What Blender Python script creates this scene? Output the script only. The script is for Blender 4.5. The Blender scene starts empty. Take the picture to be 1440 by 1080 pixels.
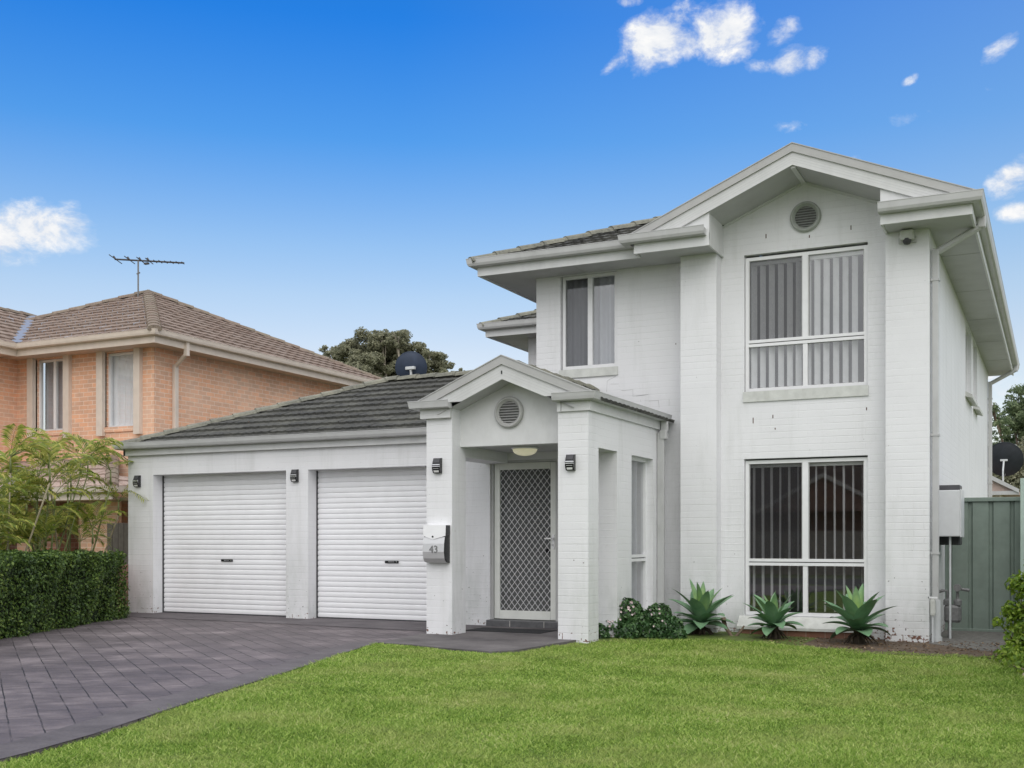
import bpy, math, random
import numpy as np
from mathutils import Vector, Matrix
random.seed(7); rng = np.random.default_rng(11)
R = math.radians
scene = bpy.context.scene
C = scene.collection

# ------------------------------------------------------------------ materials
MATS = {}
def new_mat(name):
    m = bpy.data.materials.new(name); m.use_nodes = True
    nt = m.node_tree; nt.nodes.clear()
    out = nt.nodes.new('ShaderNodeOutputMaterial')
    MATS[name] = m
    return m, nt, out
def N(nt, typ, **kw):
    n = nt.nodes.new(typ)
    for k, v in kw.items():
        if k.startswith('i_'):
            key = k[2:]
            key = int(key) if key.isdigit() else key.replace('_', ' ')
            n.inputs[key].default_value = v
        else: setattr(n, k, v)
    return n
def L(nt, a, b): nt.links.new(a, b)
def ramp(nt, fac, stops, interp='LINEAR'):
    r = nt.nodes.new('ShaderNodeValToRGB'); r.color_ramp.interpolation = interp
    els = r.color_ramp.elements
    while len(els) < len(stops): els.new(0.5)
    for e, (p, c) in zip(els, stops):
        e.position = p; e.color = (c[0], c[1], c[2], 1) if hasattr(c, '__len__') else (c, c, c, 1)
    L(nt, fac, r.inputs[0]); return r
def noise(nt, vec, scale, detail=4, rough=.55, sc=None):
    n = nt.nodes.new('ShaderNodeTexNoise'); n.inputs['Scale'].default_value = scale
    n.inputs['Detail'].default_value = detail; n.inputs['Roughness'].default_value = rough
    if sc:
        mp = nt.nodes.new('ShaderNodeMapping'); mp.inputs['Scale'].default_value = sc
        L(nt, vec, mp.inputs[0]); vec = mp.outputs[0]
    L(nt, vec, n.inputs['Vector']); return n
def mixc(nt, fac, a, b, mode='MIX'):
    m = nt.nodes.new('ShaderNodeMix'); m.data_type = 'RGBA'; m.blend_type = mode
    for s, v in ((0, fac), (6, a), (7, b)):
        if hasattr(v, 'is_output'): L(nt, v, m.inputs[s])
        elif s == 0: m.inputs[0].default_value = v
        else: m.inputs[s].default_value = (*v, 1)
    return m.outputs[2]
def mth(nt, op, a, b=0.0, c=0.0):
    m = nt.nodes.new('ShaderNodeMath'); m.operation = op
    for i, v in enumerate((a, b, c)):
        if hasattr(v, 'is_output'): L(nt, v, m.inputs[i])
        else: m.inputs[i].default_value = v
    return m.outputs[0]
def bump(nt, h, strength=.3, dist=.01, nrm=None):
    b = nt.nodes.new('ShaderNodeBump'); b.inputs['Strength'].default_value = strength
    b.inputs['Distance'].default_value = dist; L(nt, h, b.inputs['Height'])
    if nrm: L(nt, nrm, b.inputs['Normal'])
    return b.outputs[0]
def princ(nt, out, col, rough=.6, nrm=None, metal=0.0, spec=.4):
    p = nt.nodes.new('ShaderNodeBsdfPrincipled')
    if hasattr(col, 'is_output'): L(nt, col, p.inputs['Base Color'])
    else: p.inputs['Base Color'].default_value = (*col, 1)
    if hasattr(rough, 'is_output'): L(nt, rough, p.inputs['Roughness'])
    else: p.inputs['Roughness'].default_value = rough
    p.inputs['Metallic'].default_value = metal
    p.inputs['Specular IOR Level'].default_value = spec
    if nrm: L(nt, nrm, p.inputs['Normal'])
    L(nt, p.outputs[0], out.inputs[0]); return p
def pos(nt): return nt.nodes.new('ShaderNodeNewGeometry').outputs['Position']
def uvn(nt): return nt.nodes.new('ShaderNodeTexCoord').outputs['UV']

def simple(name, col, rough=.5, var=.08, scale=6, metal=0.0, spec=.4, bmp=0.0, dirt=0.0):
    m, nt, out = new_mat(name); p = pos(nt)
    n = noise(nt, p, scale, 5)
    lo = tuple(max(0, c*(1-var)) for c in col); hi = tuple(min(1, c*(1+var)) for c in col)
    c = ramp(nt, n.outputs[0], [(.3, lo), (.7, hi)]).outputs[0]
    if dirt:
        n2 = noise(nt, p, 3.0, 6, .65, (1, 1, .35))
        f = ramp(nt, n2.outputs[0], [(.52, 0), (.8, dirt)]).outputs[0]
        c = mixc(nt, f, c, (.18, .17, .14))
    nr = bump(nt, noise(nt, p, scale*12, 3).outputs[0], bmp, .004) if bmp else None
    princ(nt, out, c, rough, nr, metal, spec); return m

def painted_brick(name, col=(.775, .776, .792)):
    m, nt, out = new_mat(name); uv = uvn(nt); p = pos(nt)
    nz = noise(nt, p, 14, 3)
    wob = nt.nodes.new('ShaderNodeVectorMath'); wob.operation = 'MULTIPLY_ADD'
    L(nt, nz.outputs['Color'], wob.inputs[0]); wob.inputs[1].default_value = (.012, .010, 0); L(nt, uv, wob.inputs[2])
    b = N(nt, 'ShaderNodeTexBrick', offset=.5)
    b.inputs['Scale'].default_value = 1; b.inputs['Brick Width'].default_value = .24
    b.inputs['Row Height'].default_value = .086; b.inputs['Mortar Size'].default_value = .006
    b.inputs['Mortar Smooth'].default_value = .5
    L(nt, wob.outputs[0], b.inputs['Vector'])
    # row-to-row height differences
    sep = nt.nodes.new('ShaderNodeSeparateXYZ'); L(nt, wob.outputs[0], sep.inputs[0])
    rowid = mth(nt, 'FLOOR', mth(nt, 'DIVIDE', sep.outputs[1], .086))
    wn = nt.nodes.new('ShaderNodeTexWhiteNoise'); wn.noise_dimensions = '1D'; L(nt, rowid, wn.inputs['W'])
    b.inputs['Color1'].default_value = (0, 0, 0, 1); b.inputs['Color2'].default_value = (1, 1, 1, 1)
    fr_ = mth(nt, 'FRACT', mth(nt, 'DIVIDE', sep.outputs[1], .086))
    bed = ramp(nt, mth(nt, 'ABSOLUTE', mth(nt, 'SUBTRACT', fr_, .5)), [(.40, 0), (.49, 1)]).outputs[0]
    vis = ramp(nt, noise(nt, p, 1.9, 3).outputs[0], [(.52, .12), (.68, .7)]).outputs[0]
    jf = mth(nt, 'MAXIMUM', mth(nt, 'MULTIPLY', bed, .6), mth(nt, 'MULTIPLY', b.outputs['Fac'], vis))
    inv = mth(nt, 'SUBTRACT', 1.0, jf)
    fade = ramp(nt, noise(nt, p, 1.1, 3).outputs[0], [(.36, .12), (.64, 1.0)]).outputs[0]
    h1 = mth(nt, 'MULTIPLY', inv, mth(nt, 'MULTIPLY', fade, .8))
    h2 = mth(nt, 'ADD', h1, mth(nt, 'MULTIPLY', wn.outputs[0], .3))
    grain = noise(nt, p, 60, 4, .7)
    h3 = mth(nt, 'ADD', h2, mth(nt, 'MULTIPLY', grain.outputs[0], .35))
    nr = bump(nt, h3, .55, .006)
    big = noise(nt, p, .9, 5, .6)
    c = ramp(nt, big.outputs[0], [(.3, tuple(x*.95 for x in col)), (.7, tuple(min(1, x*1.03) for x in col))]).outputs[0]
    st = noise(nt, p, 4.5, 6, .7, (1, 1, .12))
    f = ramp(nt, st.outputs[0], [(.52, 0), (.8, .30)]).outputs[0]
    c = mixc(nt, f, c, (.42, .43, .40))
    sm = noise(nt, p, 24, 3)
    c = mixc(nt, ramp(nt, sm.outputs[0], [(.60, 0), (.74, .10)]).outputs[0], c, (.42, .42, .40))
    # mortar grime
    gm = mth(nt, 'MULTIPLY', jf, mth(nt, 'MULTIPLY', fade, .15))
    c = mixc(nt, gm, c, (.30, .30, .29))
    # green-grey damp near the ground, chipped paint showing brick
    sz = nt.nodes.new('ShaderNodeSeparateXYZ'); L(nt, p, sz.inputs[0])
    low = nt.nodes.new('ShaderNodeMapRange'); low.inputs['From Min'].default_value = 1.3; low.inputs['From Max'].default_value = 0
    L(nt, sz.outputs[2], low.inputs[0])
    dn = noise(nt, p, 2.2, 6, .65, (1, 1, .5))
    df = mth(nt, 'MULTIPLY', low.outputs[0], ramp(nt, dn.outputs[0], [(.45, 0), (.72, .60)]).outputs[0])
    c = mixc(nt, df, c, (.36, .40, .36))
    low2 = nt.nodes.new('ShaderNodeMapRange'); low2.inputs['From Min'].default_value = .16; low2.inputs['From Max'].default_value = -.05
    L(nt, sz.outputs[2], low2.inputs[0])
    cn = noise(nt, p, 17, 5, .6)
    thr = mth(nt, 'ADD', cn.outputs[0], mth(nt, 'MULTIPLY', low2.outputs[0], .21))
    thr2 = mth(nt, 'ADD', thr, mth(nt, 'MULTIPLY', mth(nt, 'MULTIPLY', b.outputs['Fac'], low2.outputs[0]), .16))
    chip = ramp(nt, thr2, [(.745, 0), (.76, 1)]).outputs[0]
    c = mixc(nt, chip, c, (.17, .085, .06))
    cn2 = noise(nt, p, 30, 2, .5)
    fl = ramp(nt, mth(nt, 'ADD', cn2.outputs[0], mth(nt, 'MULTIPLY', low.outputs[0], .10)), [(.795, 0), (.81, .9)]).outputs[0]
    c = mixc(nt, fl, c, (.12, .11, .10))
    princ(nt, out, c, .62, nr, 0, .3); return m

def brick_mat(name, c1, c2, mort, w=.24, hgt=.086, ms=.006, rough=.85):
    m, nt, out = new_mat(name); uv = uvn(nt); p = pos(nt)
    b = N(nt, 'ShaderNodeTexBrick', offset=.5)
    b.inputs['Scale'].default_value = 1; b.inputs['Brick Width'].default_value = w
    b.inputs['Row Height'].default_value = hgt; b.inputs['Mortar Size'].default_value = ms
    b.inputs['Color1'].default_value = (*c1, 1); b.inputs['Color2'].default_value = (*c2, 1); b.inputs['Mortar'].default_value = (*mort, 1)
    L(nt, uv, b.inputs['Vector'])
    n = noise(nt, p, 9, 4)
    c = mixc(nt, .5, b.outputs[0], ramp(nt, n.outputs[0], [(.3, .72), (.7, 1.0)]).outputs[0], 'MULTIPLY')
    big = noise(nt, p, .7, 3)
    c = mixc(nt, ramp(nt, big.outputs[0], [(.4, 0), (.75, .35)]).outputs[0], c, tuple(x*1.1 for x in mort))
    nr = bump(nt, mth(nt, 'SUBTRACT', 1.0, b.outputs['Fac']), .5, .008)
    princ(nt, out, c, rough, nr, 0, .2); return m

def tile_mat(name, c1, c2, lich, amt=.5):
    m, nt, out = new_mat(name); p = pos(nt)
    n = noise(nt, p, 2.2, 6, .7); n2 = noise(nt, p, 28, 5, .7)
    c = ramp(nt, n2.outputs[0], [(.28, c1), (.72, c2)]).outputs[0]
    rnd = nt.nodes.new('ShaderNodeNewGeometry').outputs['Random Per Island']
    c = mixc(nt, .35, c, ramp(nt, rnd, [(0, .6), (1, 1.15)]).outputs[0], 'MULTIPLY')
    c = mixc(nt, ramp(nt, n.outputs[0], [(.42, 0), (.66, amt)]).outputs[0], c, lich)
    nr = bump(nt, n2.outputs[0], .5, .006)
    princ(nt, out, c, .9, nr, 0, .15); return m

def leaf_mat(name, stops, trans=.3, rough=.45, spec=.35, dry=None):
    m, nt, out = new_mat(name); p = pos(nt)
    rnd = nt.nodes.new('ShaderNodeNewGeometry').outputs['Random Per Island']
    n = noise(nt, p, 1.7, 3)
    f = mth(nt, 'ADD', mth(nt, 'MULTIPLY', rnd, .65), mth(nt, 'MULTIPLY', n.outputs[0], .5))
    f = mth(nt, 'SUBTRACT', f, .08)
    c = ramp(nt, f, stops).outputs[0]
    if dry: c = mixc(nt, ramp(nt, noise(nt, p, 1.1, 5, .7).outputs[0], [(.47, 0), (.68, .38)]).outputs[0], c, dry)
    pr = nt.nodes.new('ShaderNodeBsdfPrincipled'); L(nt, c, pr.inputs['Base Color'])
    pr.inputs['Roughness'].default_value = rough; pr.inputs['Specular IOR Level'].default_value = spec
    tr = nt.nodes.new('ShaderNodeBsdfTranslucent'); L(nt, c, tr.inputs[0])
    mx = nt.nodes.new('ShaderNodeMixShader'); mx.inputs[0].default_value = trans
    L(nt, pr.outputs[0], mx.inputs[1]); L(nt, tr.outputs[0], mx.inputs[2]); L(nt, mx.outputs[0], out.inputs[0])
    return m

painted_brick('wall_paint')
simple('trim', (.50, .502, .50), .4, .05, 5, dirt=.28)
simple('board', (.67, .675, .675), .5, .05, 5, dirt=.20)
simple('barge', (.60, .605, .60), .5, .04, 8, dirt=.15)
simple('capping', (.42, .42, .41), .42, .05, 6, dirt=.12)
simple('soffit', (.50, .50, .51), .6, .05, 3, dirt=.22)
simple('alu', (.80, .80, .81), .35, .03, 10, 0, .5)
simple('door_white', (.76, .77, .73), .4, .04, 8, dirt=.06)
simple('roller', (.86, .86, .88), .42, .03, 4, 0, .4, dirt=.05)
simple('vent_green', (.36, .38, .35), .5, .08, 20, dirt=.2)
simple('sill_paint', (.60, .61, .58), .7, .1, 9, bmp=.4, dirt=.45)
simple('black_plastic', (.018, .018, .02), .25, .2, 20, 0, .5)
simple('dark_grey', (.06, .06, .065), .5, .15, 12)
simple('silver', (.62, .62, .63), .38, .05, 10, .45)
simple('chrome', (.7, .7, .72), .15, .05, 10, 1.0)
simple('interior', (.17, .165, .17), .9, .1, 3)
simple('shadow_gap', (.03, .03, .03), .9, .1, 3)
simple('sheer_white', (.90, .91, .93), .7, .03, 8)
simple('slat_white', (.74, .74, .74), .7, .05, 12)
simple('curtain_grey', (.42, .43, .46), .8, .06, 8)
simple('tile_grey', (.11, .11, .115), .5, .2, 14, bmp=.2)
simple('mat_black', (.022, .022, .024), .95, .3, 60, bmp=.8)
simple('joint_white', (.5, .48, .45), .9, .3, 20)
simple('steel_green', (.20, .25, .215), .5, .1, 7, dirt=.15)
simple('steel_green_light', (.42, .52, .46), .5, .06, 7)
simple('meter_grey', (.62, .63, .64), .45, .04, 8, dirt=.12)
simple('pipe_white', (.60, .62, .63), .45, .05, 8, dirt=.2)
simple('pipe_grey', (.19, .19, .19), .5, .2, 30, .3)
simple('dish_navy', (.035, .05, .085), .55, .15, 10)
simple('dish_black', (.02, .024, .03), .6, .2, 10)
simple('cream_trim', (.68, .59, .51), .45, .06, 6, dirt=.12)
simple('cream_soffit', (.55, .42, .33), .6, .05, 3)
simple('valley_metal', (.26, .28, .33), .4, .1, 6, .3)
simple('bark', (.20, .15, .11), .9, .3, 14, bmp=.8)
simple('bark_pale', (.34, .30, .24), .85, .3, 9, bmp=.5)
simple('palm_stem', (.17, .20, .07), .5, .3, 9)
simple('palm_stem_pale', (.30, .26, .17), .6, .25, 14)
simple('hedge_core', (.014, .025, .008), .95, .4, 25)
simple('timber_grey', (.16, .14, .125), .85, .2, 10)
simple('timber_fence', (.42, .34, .26), .85, .2, 10)
simple('flower', (.80, .66, .68), .7, .15, 40)
simple('dead_leaf', (.055, .042, .03), .9, .4, 20)
simple('door_grey', (.60, .61, .60), .6, .06, 6)
simple('rust', (.10, .05, .035), .9, .3, 40)
simple('rock', (.42, .35, .28), .9, .25, 12, bmp=.7)
brick_mat('brick_orange', (.88, .48, .30), (.68, .42, .30), (.88, .70, .56))
brick_mat('brick_red', (.32, .155, .105), (.25, .13, .09), (.36, .27, .22))
brick_mat('brick_plinth', (.33, .17, .12), (.26, .12, .085), (.36, .25, .20))
tile_mat('tile_charcoal', (.034, .034, .034), (.12, .12, .112), (.22, .22, .185), .34)
tile_mat('cap_charcoal', (.12, .12, .105), (.26, .26, .22), (.34, .33, .26), .6)
tile_mat('tile_brown', (.16, .115, .095), (.34, .26, .215), (.36, .31, .27), .45)
tile_mat('cap_brown', (.16, .12, .10), (.34, .27, .22), (.26, .25, .19), .5)
tile_mat('tile_pale', (.38, .28, .24), (.55, .44, .39), (.40, .33, .30), .4)
leaf_mat('leaf_hedge', [(.1, (.022, .046, .012)), (.42, (.055, .105, .024)), (.74, (.14, .22, .045)), (1, (.36, .44, .10))], .25)
leaf_mat('leaf_palm', [(.05, (.09, .15, .025)), (.40, (.26, .33, .06)), (.7, (.50, .50, .12)), (1, (.68, .54, .20))], .4)
leaf_mat('leaf_gum', [(.1, (.17, .175, .12)), (.5, (.30, .305, .20)), (.9, (.40, .39, .26)), (1, (.46, .42, .28))], .45, .5)
leaf_mat('leaf_gum_light', [(.1, (.08, .12, .06)), (.5, (.18, .24, .12)), (.9, (.34, .40, .22)), (1, (.42, .46, .28))], .4, .5)
leaf_mat('litter', [(.1, (.05, .035, .022)), (.5, (.16, .10, .06)), (.8, (.34, .25, .16)), (1, (.50, .44, .36))], .05, .9, .1)
leaf_mat('leaf_shrub', [(.1, (.018, .045, .016)), (.45, (.045, .11, .035)), (.8, (.12, .22, .08)), (1, (.32, .42, .24))], .2, .3)
leaf_mat('leaf_lime', [(.1, (.09, .17, .02)), (.5, (.20, .32, .035)), (.9, (.42, .52, .08)), (1, (.5, .48, .12))], .35)
leaf_mat('grass', [(.08, (.05, .10, .015)), (.28, (.15, .27, .035)), (.5, (.28, .42, .07)), (.72, (.44, .56, .14)), (.86, (.58, .60, .26)), (1, (.66, .58, .38))], .35, .5, .25, (.52, .50, .22))

def agave_mat():
    m, nt, out = new_mat('agave'); p = pos(nt)
    at = nt.nodes.new('ShaderNodeAttribute'); at.attribute_name = 'young'
    n = noise(nt, p, 8, 4)
    a = ramp(nt, n.outputs[0], [(.3, (.12, .235, .13)), (.7, (.20, .34, .19))]).outputs[0]
    b = ramp(nt, n.outputs[0], [(.3, (.30, .50, .09)), (.7, (.48, .62, .15))]).outputs[0]
    c = mixc(nt, at.outputs['Fac'], a, b)
    princ(nt, out, c, .45, None, 0, .35)
agave_mat()

def glass_mat(name='glass', tint=.93, refl=1.0):
    m, nt, out = new_mat(name)
    lw = nt.nodes.new('ShaderNodeLayerWeight'); lw.inputs['Blend'].default_value = .5
    fc = mth(nt, 'ADD', .20, mth(nt, 'MULTIPLY', .85, mth(nt, 'POWER', lw.outputs['Facing'], 4.0)))
    tr = nt.nodes.new('ShaderNodeBsdfTransparent'); tr.inputs[0].default_value = (tint, tint*1.01, tint*1.02, 1)
    gl = nt.nodes.new('ShaderNodeBsdfGlossy'); gl.inputs['Roughness'].default_value = .015
    mx = nt.nodes.new('ShaderNodeMixShader')
    L(nt, fc, mx.inputs[0]); L(nt, tr.outputs[0], mx.inputs[1]); L(nt, gl.outputs[0], mx.inputs[2])
    L(nt, mx.outputs[0], out.inputs[0])
glass_mat()
def screen_mat():
    m, nt, out = new_mat('fly_mesh')
    tr = nt.nodes.new('ShaderNodeBsdfTransparent'); df = nt.nodes.new('ShaderNodeBsdfDiffuse'); df.inputs[0].default_value = (.05, .05, .055, 1)
    mx = nt.nodes.new('ShaderNodeMixShader'); mx.inputs[0].default_value = .36
    L(nt, tr.outputs[0], mx.inputs[1]); L(nt, df.outputs[0], mx.inputs[2]); L(nt, mx.outputs[0], out.inputs[0])
screen_mat()
def lamp_mat():
    m, nt, out = new_mat('lamp_glow')
    p = princ(nt, out, (.75, .74, .60), .3)
    p.inputs['Emission Color'].default_value = (1, .93, .62, 1); p.inputs['Emission Strength'].default_value = .28
lamp_mat()

def paving_mat():
    m, nt, out = new_mat('paving'); p = pos(nt)
    mp = nt.nodes.new('ShaderNodeMapping'); mp.inputs['Rotation'].default_value = (0, 0, R(38.5)); L(nt, p, mp.inputs[0])
    wz = noise(nt, p, 3, 3)
    w = nt.nodes.new('ShaderNodeVectorMath'); w.operation = 'MULTIPLY_ADD'; L(nt, wz.outputs['Color'], w.inputs[0]); w.inputs[1].default_value = (.02, .02, 0); L(nt, mp.outputs[0], w.inputs[2])
    def br(wd, rh, ms):
        b = N(nt, 'ShaderNodeTexBrick', offset=.5); b.inputs['Scale'].default_value = 1
        b.inputs['Brick Width'].default_value = wd; b.inputs['Row Height'].default_value = rh; b.inputs['Mortar Size'].default_value = ms
        b.inputs['Mortar Smooth'].default_value = .3
        b.inputs['Color1'].default_value = (0, 0, 0, 1); b.inputs['Color2'].default_value = (1, 1, 1, 1); b.inputs['Mortar'].default_value = (.5, .5, .5, 1)
        L(nt, w.outputs[0], b.inputs['Vector']); return b
    b = br(.42, .19, .0055)
    n = noise(nt, p, 1.3, 6, .65); n2 = noise(nt, p, 45, 5, .7); mp3 = nt.nodes.new('ShaderNodeMapping'); mp3.inputs['Rotation'].default_value = (0, 0, R(-26)); L(nt, p, mp3.inputs[0]); n3 = noise(nt, mp3.outputs[0], 5, 6, .65, (.45, 1.7, 1))
    c = ramp(nt, n.outputs[0], [(.3, (.082, .068, .074)), (.5, (.140, .118, .126)), (.70, (.27, .232, .240))]).outputs[0]
    c = mixc(nt, .55, c, ramp(nt, n3.outputs[0], [(.3, .55), (.7, 1.25)]).outputs[0], 'MULTIPLY')
    c = mixc(nt, .4, c, ramp(nt, b.outputs[0], [(0, .72), (1, 1.2)]).outputs[0], 'MULTIPLY')
    c = mixc(nt, .5, c, ramp(nt, n2.outputs[0], [(.3, .6), (.7, 1.2)]).outputs[0], 'MULTIPLY')
    jt = mth(nt, 'MULTIPLY', b.outputs['Fac'], ramp(nt, noise(nt, p, 2.5, 3).outputs[0], [(.36, .1), (.52, 1.0)]).outputs[0])
    c = mixc(nt, jt, c, (.022, .020, .022))
    # plain darker band in front of the doors and around the edge
    sy = nt.nodes.new('ShaderNodeSeparateXYZ'); L(nt, p, sy.inputs[0])
    f = ramp(nt, mth(nt, 'ADD', sy.outputs[1], mth(nt, 'MULTIPLY', n3.outputs[0], .5)), [(0, 0), (1, 0)]).outputs[0]
    h = mth(nt, 'SUBTRACT', mth(nt, 'MULTIPLY', n2.outputs[0], .5), mth(nt, 'MULTIPLY', b.outputs['Fac'], 1.2))
    princ(nt, out, c, ramp(nt, n.outputs[0], [(.3, .5), (.7, .8)]).outputs[0], bump(nt, h, .6, .006), 0, .3)
paving_mat()
def conc_mat(name, a, b_, scale=2.0):
    m, nt, out = new_mat(name); p = pos(nt)
    n = noise(nt, p, scale, 6, .65); n2 = noise(nt, p, 50, 5, .7)
    c = ramp(nt, n.outputs[0], [(.3, a), (.7, b_)]).outputs[0]
    c = mixc(nt, .5, c, ramp(nt, n2.outputs[0], [(.3, .6), (.7, 1.2)]).outputs[0], 'MULTIPLY')
    princ(nt, out, c, .75, bump(nt, n2.outputs[0], .5, .005), 0, .25)
conc_mat('paving_plain', (.085, .076, .082), (.17, .152, .16))
conc_mat('slab', (.075, .068, .070), (.19, .175, .175), 1.6)
conc_mat('soil', (.07, .05, .035), (.17, .125, .09), 5)
conc_mat('gravel', (.09, .085, .08), (.25, .24, .22), 14)
conc_mat('lawn_soil', (.07, .12, .02), (.15, .19, .05), 3)
conc_mat('far_ground', (.10, .13, .05), (.16, .18, .08), .5)
conc_mat('asphalt', (.045, .045, .048), (.07, .07, .07), .5)

# ------------------------------------------------------------------ mesh builder
class MB:
    def __init__(s): s.v = []; s.f = []; s.m = []; s.mats = []; s.sm = False
    def mi(s, mat):
        if mat not in s.mats: s.mats.append(mat)
        return s.mats.index(mat)
    def poly(s, pts, mat):
        k = len(s.v); s.v += [tuple(p) for p in pts]; s.f.append(tuple(range(k, k+len(pts)))); s.m.append(s.mi(mat)); return s
    def mesh(s, vs, fs, mat):
        k = len(s.v); s.v += [tuple(p) for p in vs]; i = s.mi(mat)
        for f in fs: s.f.append(tuple(k+a for a in f)); s.m.append(i)
        return s
    def box(s, x0, x1, y0, y1, z0, z1, mat, bev=0):
        if x0 > x1: x0, x1 = x1, x0
        if y0 > y1: y0, y1 = y1, y0
        if z0 > z1: z0, z1 = z1, z0
        if bev:
            b = min(bev, (x1-x0)/3, (y1-y0)/3, (z1-z0)/3)
            ring = lambda z, e: [(x0+b+e*0 if 0 else x0+e, y0+b, z)]
            vs = []; 
            def loop(z, i):  # i inset
                return [(x0+i+b, y0+i, z), (x1-i-b, y0+i, z), (x1-i, y0+i+b, z), (x1-i, y1-i-b, z), (x1-i-b, y1-i, z), (x0+i+b, y1-i, z), (x0+i, y1-i-b, z), (x0+i, y0+i+b, z)]
            lv = [loop(z0, b*.5), loop(z0+b, 0), loop(z1-b, 0), loop(z1, b*.5)]
            for l in lv: vs += l
            fs = [tuple(range(7, -1, -1)), tuple(range(24, 32))]
            for a in range(3):
                for j in range(8): k = (j+1) % 8; fs.append((a*8+j, a*8+k, a*8+8+k, a*8+8+j))
            return s.mesh(vs, fs, mat)
        vs = [(x0,y0,z0),(x1,y0,z0),(x1,y1,z0),(x0,y1,z0),(x0,y0,z1),(x1,y0,z1),(x1,y1,z1),(x0,y1,z1)]
        return s.mesh(vs, [(0,3,2,1),(4,5,6,7),(0,1,5,4),(1,2,6,5),(2,3,7,6),(3,0,4,7)], mat)
    def prism(s, pts, ax, a0, a1, mat):
        """pts 2-D polygon in the plane across axis ax ('x': (y,z), 'y': (x,z), 'z': (x,y))"""
        def P(p, a):
            return {'x': (a, p[0], p[1]), 'y': (p[0], a, p[1]), 'z': (p[0], p[1], a)}[ax]
        n = len(pts); vs = [P(p, a0) for p in pts] + [P(p, a1) for p in pts]
        fs = [tuple(range(n-1, -1, -1)), tuple(range(n, 2*n))] + [(i, (i+1) % n, n+(i+1) % n, n+i) for i in range(n)]
        return s.mesh(vs, fs, mat)
    def tube(s, pts, rad, mat, n=8, cap=True):
        pts = [Vector(p) for p in pts]; m = len(pts)
        if not hasattr(rad, '__len__'): rad = [rad]*m
        vs = []; up = Vector((.13, .31, .94)).normalized()
        for i, p in enumerate(pts):
            d = (pts[min(i+1, m-1)]-pts[max(i-1, 0)]).normalized()
            if abs(d.dot(up)) > .95: up = Vector((.9, .2, .1)).normalized()
            a = d.cross(up).normalized(); b = a.cross(d).normalized(); up = b
            for j in range(n):
                t = 2*math.pi*j/n; vs.append(p+a*math.cos(t)*rad[i]+b*math.sin(t)*rad[i])
        fs = [(i*n+j, i*n+(j+1) % n, (i+1)*n+(j+1) % n, (i+1)*n+j) for i in range(m-1) for j in range(n)]
        if cap: fs += [tuple(range(n-1, -1, -1)), tuple(range((m-1)*n, m*n))]
        return s.mesh(vs, fs, mat)
    def lathe(s, prof, org, axis, mat, n=24):
        """prof: (radius, along); axis: unit direction"""
        ax = Vector(axis).normalized(); t = Vector((0, 0, 1)) if abs(ax.z) < .9 else Vector((1, 0, 0))
        a = ax.cross(t).normalized(); b = a.cross(ax); o = Vector(org); vs = []
        for r, h in prof:
            for j in range(n):
                q = 2*math.pi*j/n; vs.append(o+ax*h+a*r*math.cos(q)+b*r*math.sin(q))
        fs = [(i*n+j, i*n+(j+1) % n, (i+1)*n+(j+1) % n, (i+1)*n+j) for i in range(len(prof)-1) for j in range(n)]
        if prof[0][0] > 1e-4: fs.append(tuple(range(n-1, -1, -1)))
        if prof[-1][0] > 1e-4: fs.append(tuple(range((len(prof)-1)*n, len(prof)*n)))
        return s.mesh(vs, fs, mat)
    def extrude(s, prof, path, mat, out=1, caps=True):
        """prof: closed polygon of (outward, z); path: list of (x,y) ; outward = right of travel"""
        n = len(prof); vs = []; m = len(path)
        for i, p in enumerate(path):
            def nr(a, b):
                d = Vector((b[0]-a[0], b[1]-a[1])).normalized(); return Vector((d.y, -d.x))*out
            if i == 0: o = nr(path[0], path[1])
            elif i == m-1: o = nr(path[-2], path[-1])
            else:
                a = nr(path[i-1], p); b = nr(p, path[i+1]); o = (a+b)/(1+a.dot(b))
            for q in prof: vs.append((p[0]+o.x*q[0], p[1]+o.y*q[0], q[1]))
        fs = [(i*n+j, i*n+(j+1) % n, (i+1)*n+(j+1) % n, (i+1)*n+j) for i in range(m-1) for j in range(n)]
        if caps: fs += [tuple(range(n-1, -1, -1)), tuple(range((m-1)*n, m*n))]
        return s.mesh(vs, fs, mat)
    def build(s, name, parent=None, smooth=False, attr=None, fix=True):
        me = bpy.data.meshes.new(name)
        org = Vector((0, 0, 0))
        if parent is not None:
            q = parent
            while q is not None: org = org + q.location; q = q.parent
        co = np.array(s.v, dtype=np.float64) - np.array(org)
        me.from_pydata([tuple(c) for c in co], [], s.f)
        for mn in s.mats: me.materials.append(MATS[mn])
        me.polygons.foreach_set('material_index', s.m)
        if smooth: me.polygons.foreach_set('use_smooth', [True]*len(s.f))
        me.update()
        if fix:
            import bmesh
            bm = bmesh.new(); bm.from_mesh(me); bmesh.ops.recalc_face_normals(bm, faces=bm.faces); bm.to_mesh(me); bm.free()
        # box-mapped metric UVs
        nl = len(me.loops); nv = len(me.vertices)
        cw = np.empty(nv*3); me.vertices.foreach_get('co', cw); cw = cw.reshape(-1, 3)+np.array(org)
        li = np.empty(nl, dtype=np.int32); me.loops.foreach_get('vertex_index', li)
        nn = np.empty(len(me.polygons)*3); me.polygons.foreach_get('normal', nn); nn = np.abs(nn.reshape(-1, 3))
        tot = np.empty(len(me.polygons), dtype=np.int32); me.polygons.foreach_get('loop_total', tot)
        ln = np.repeat(nn, tot, axis=0); cl = cw[li]
        ax = np.argmax(ln, axis=1); uv = np.empty((nl, 2))
        uv[:, 0] = np.where(ax == 0, cl[:, 1], cl[:, 0]); uv[:, 1] = np.where(ax == 2, cl[:, 1], cl[:, 2])
        lay = me.uv_layers.new(name='uv'); lay.data.foreach_set('uv', uv.ravel())
        o = bpy.data.objects.new(name, me); C.objects.link(o)
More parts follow.
